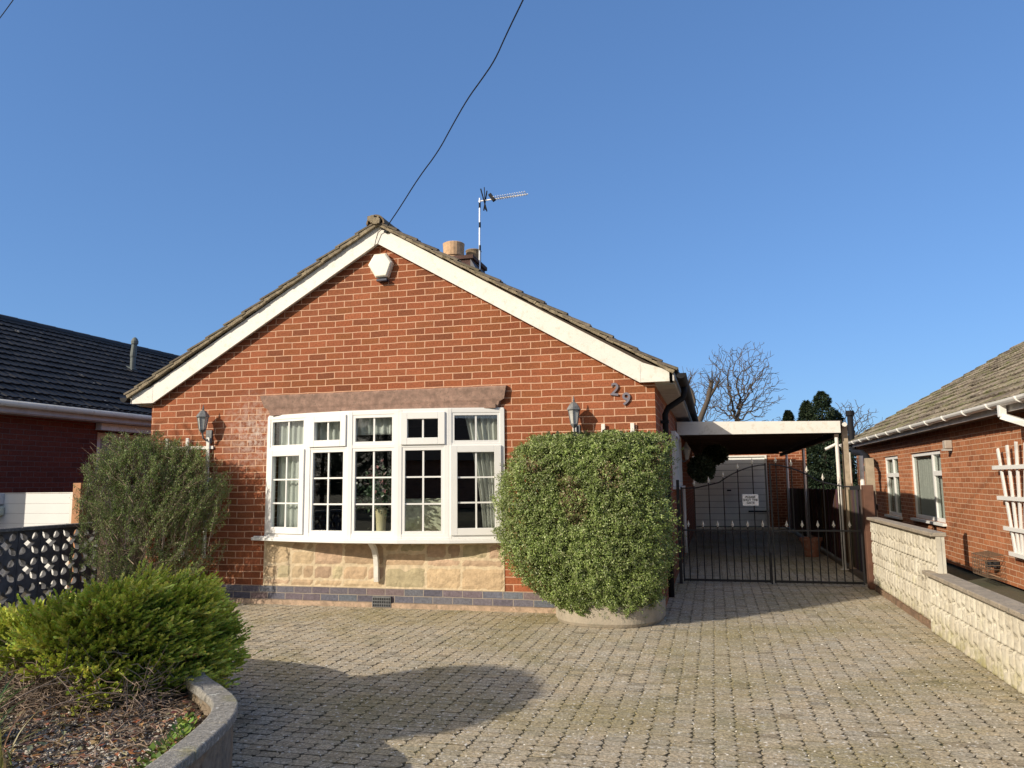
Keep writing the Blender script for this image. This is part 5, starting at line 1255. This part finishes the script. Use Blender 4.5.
mb.build('stems', m_twig, t)
def armchair(x, y, rz, label, mat):
    t = thing('armchair', (x, y, .2), label, 'armchair'); c, s = math.cos(rz), math.sin(rz); T_ = lambda u, v, w_: (x + u * c - v * s, y + u * s + v * c, .2 + w_)
    def bx(name, a, b2, bev=.05):
        mb = MB(); mb.hexa([T_(u, v, w_) for w_ in (a[2], b2[2]) for u, v in ((a[0], a[1]), (b2[0], a[1]), (b2[0], b2[1]), (a[0], b2[1]))]); mb.build(name, mat, t, bevel=bev)
    bx('seat', (-.3, -.3, .2), (.3, .3, .42)); bx('backrest', (-.28, .22, .38), (.28, .38, .98), .07); bx('armrest', (-.42, -.3, .15), (-.31, .36, .62)); bx('armrest', (.31, -.3, .15), (.42, .36, .62))
armchair(.30, .55, math.radians(200), 'pale patterned armchair seen through the fourth light of the bow window', plain('pale_upholstery', (.78, .72, .54), .9, var=.4, scale=18))
t = thing('side_table', (1.35, 1.3, .2), 'dark side table with a pale box, inside behind the right hand window', 'table')
mb = MB(); mb.box((1.0, 1.0, .85), (1.7, 1.5, .89)); mb.build('table_top', m_wood, t)
for (x, y) in ((1.03, 1.03), (1.67, 1.03), (1.03, 1.47), (1.67, 1.47)): mb = MB(); mb.box((x - .02, y - .02, .2), (x + .02, y + .02, .848)); mb.build('leg', m_wood, t)
o = MB().box((1.05, 1.1, .892), (1.3, 1.35, 1.15)).build('storage_box', plain('faded_card', (.35, .26, .2), .9), bevel=.01); tag(o, 'faded box standing on the dark side table inside the window', 'box')

# ------------------------------------------------------------------ across the road, behind the camera: they shade the left of the facade, the drive, and show in the panes
t = thing('small_evergreen', (-2.7, -8.05, 0), 'clipped evergreen on a short trunk in the front garden, outside the picture to the left', 'tree')
n = 26000; P_ = NR.normal(size=(n, 3)); P_ /= np.linalg.norm(P_, axis=1, keepdims=True); P_ *= (NR.rand(n, 1) ** .3)
P_ = P_ * np.array([.60, .78, .25]) + np.array([-2.68, -8.15, 3.19])
leaves('crown', P_, NR.normal(size=P_.shape), .055, .038, palette(n, [(.05, .09, .03), (.08, .12, .04)]), m_leaf, t)
mb = MB(); mb.tube([(-2.7, -8.05, 0), (-2.66, -8.03, 1.5), (-2.7, -8.05, 3.1)], [.06, .045, .02], 8); mb.build('trunk', m_bark, t)
bare_tree('garden_tree', (-6.2, -4.0, 0), 4.6, 'twiggy bare shrub outside the picture to the left, shading the loose shrub', 21, crown=(-6.2, -4.0, 2.9, .95, .8, 1.75), n=1000, r0=.05, fork=.2, twig=.007)
hs = thing('opposite_bungalow', (-2, -34, 0), 'brick bungalow across the road behind the camera, seen only in reflections', 'house')
mb = MB(); mb.box((-10, -40, 0), (3, -32, 2.5)); mb.build('wall', m_brx, hs); mb = MB(); mb.prism([(-10.4, -31.6, 2.5), (-10.4, -36, 5.1), (-10.4, -40.4, 2.5)], (13.8, 0, 0)); mb.build('roof', plain('opposite_tiles', (.10, .075, .06), .9), hs)
hs = thing('opposite_bungalow', (14, -34, 0), 'second brick bungalow across the road, seen only in reflections', 'house')
mb = MB(); mb.box((6, -40, 0), (20, -32, 2.5)); mb.build('wall', m_brx, hs); mb = MB(); mb.prism([(5.6, -31.6, 2.5), (5.6, -36, 5.1), (5.6, -40.4, 2.5)], (14.8, 0, 0)); mb.build('roof', plain('opposite_tiles2', (.10, .075, .06), .9), hs)
for k in range(13):
    if k == 0:
        conifer((-13.5, -31, 0), 8.0, 2.3, 'tall dark evergreens in a row across the road, seen only in reflections', 40); src = [o for o in COL.objects if o.name.startswith('conifer') and not o.parent][-1]; src['group'] = 'evergreens across the road'
    else:
        r_ = src.copy(); COL.objects.link(r_); r_.location = (-13.5 - k * 3.0, -31 + R.uniform(-1, 1), 0); r_.rotation_euler = (0, 0, k * 1.3); r_.scale = (1, 1, R.uniform(.8, 1.15))
        for ch_ in list(src.children): c2 = ch_.copy(); COL.objects.link(c2); c2.parent = r_
bare_tree('street_tree', (-4, -27, 0), 8, 'bare street tree across the road, reflected in the panes, left one', 31, levels=6, spread=.55)
bare_tree('street_tree', (-12.0, -29, 0), 9, 'bare street tree across the road, reflected in the panes, far left one', 33, levels=6, spread=.55)
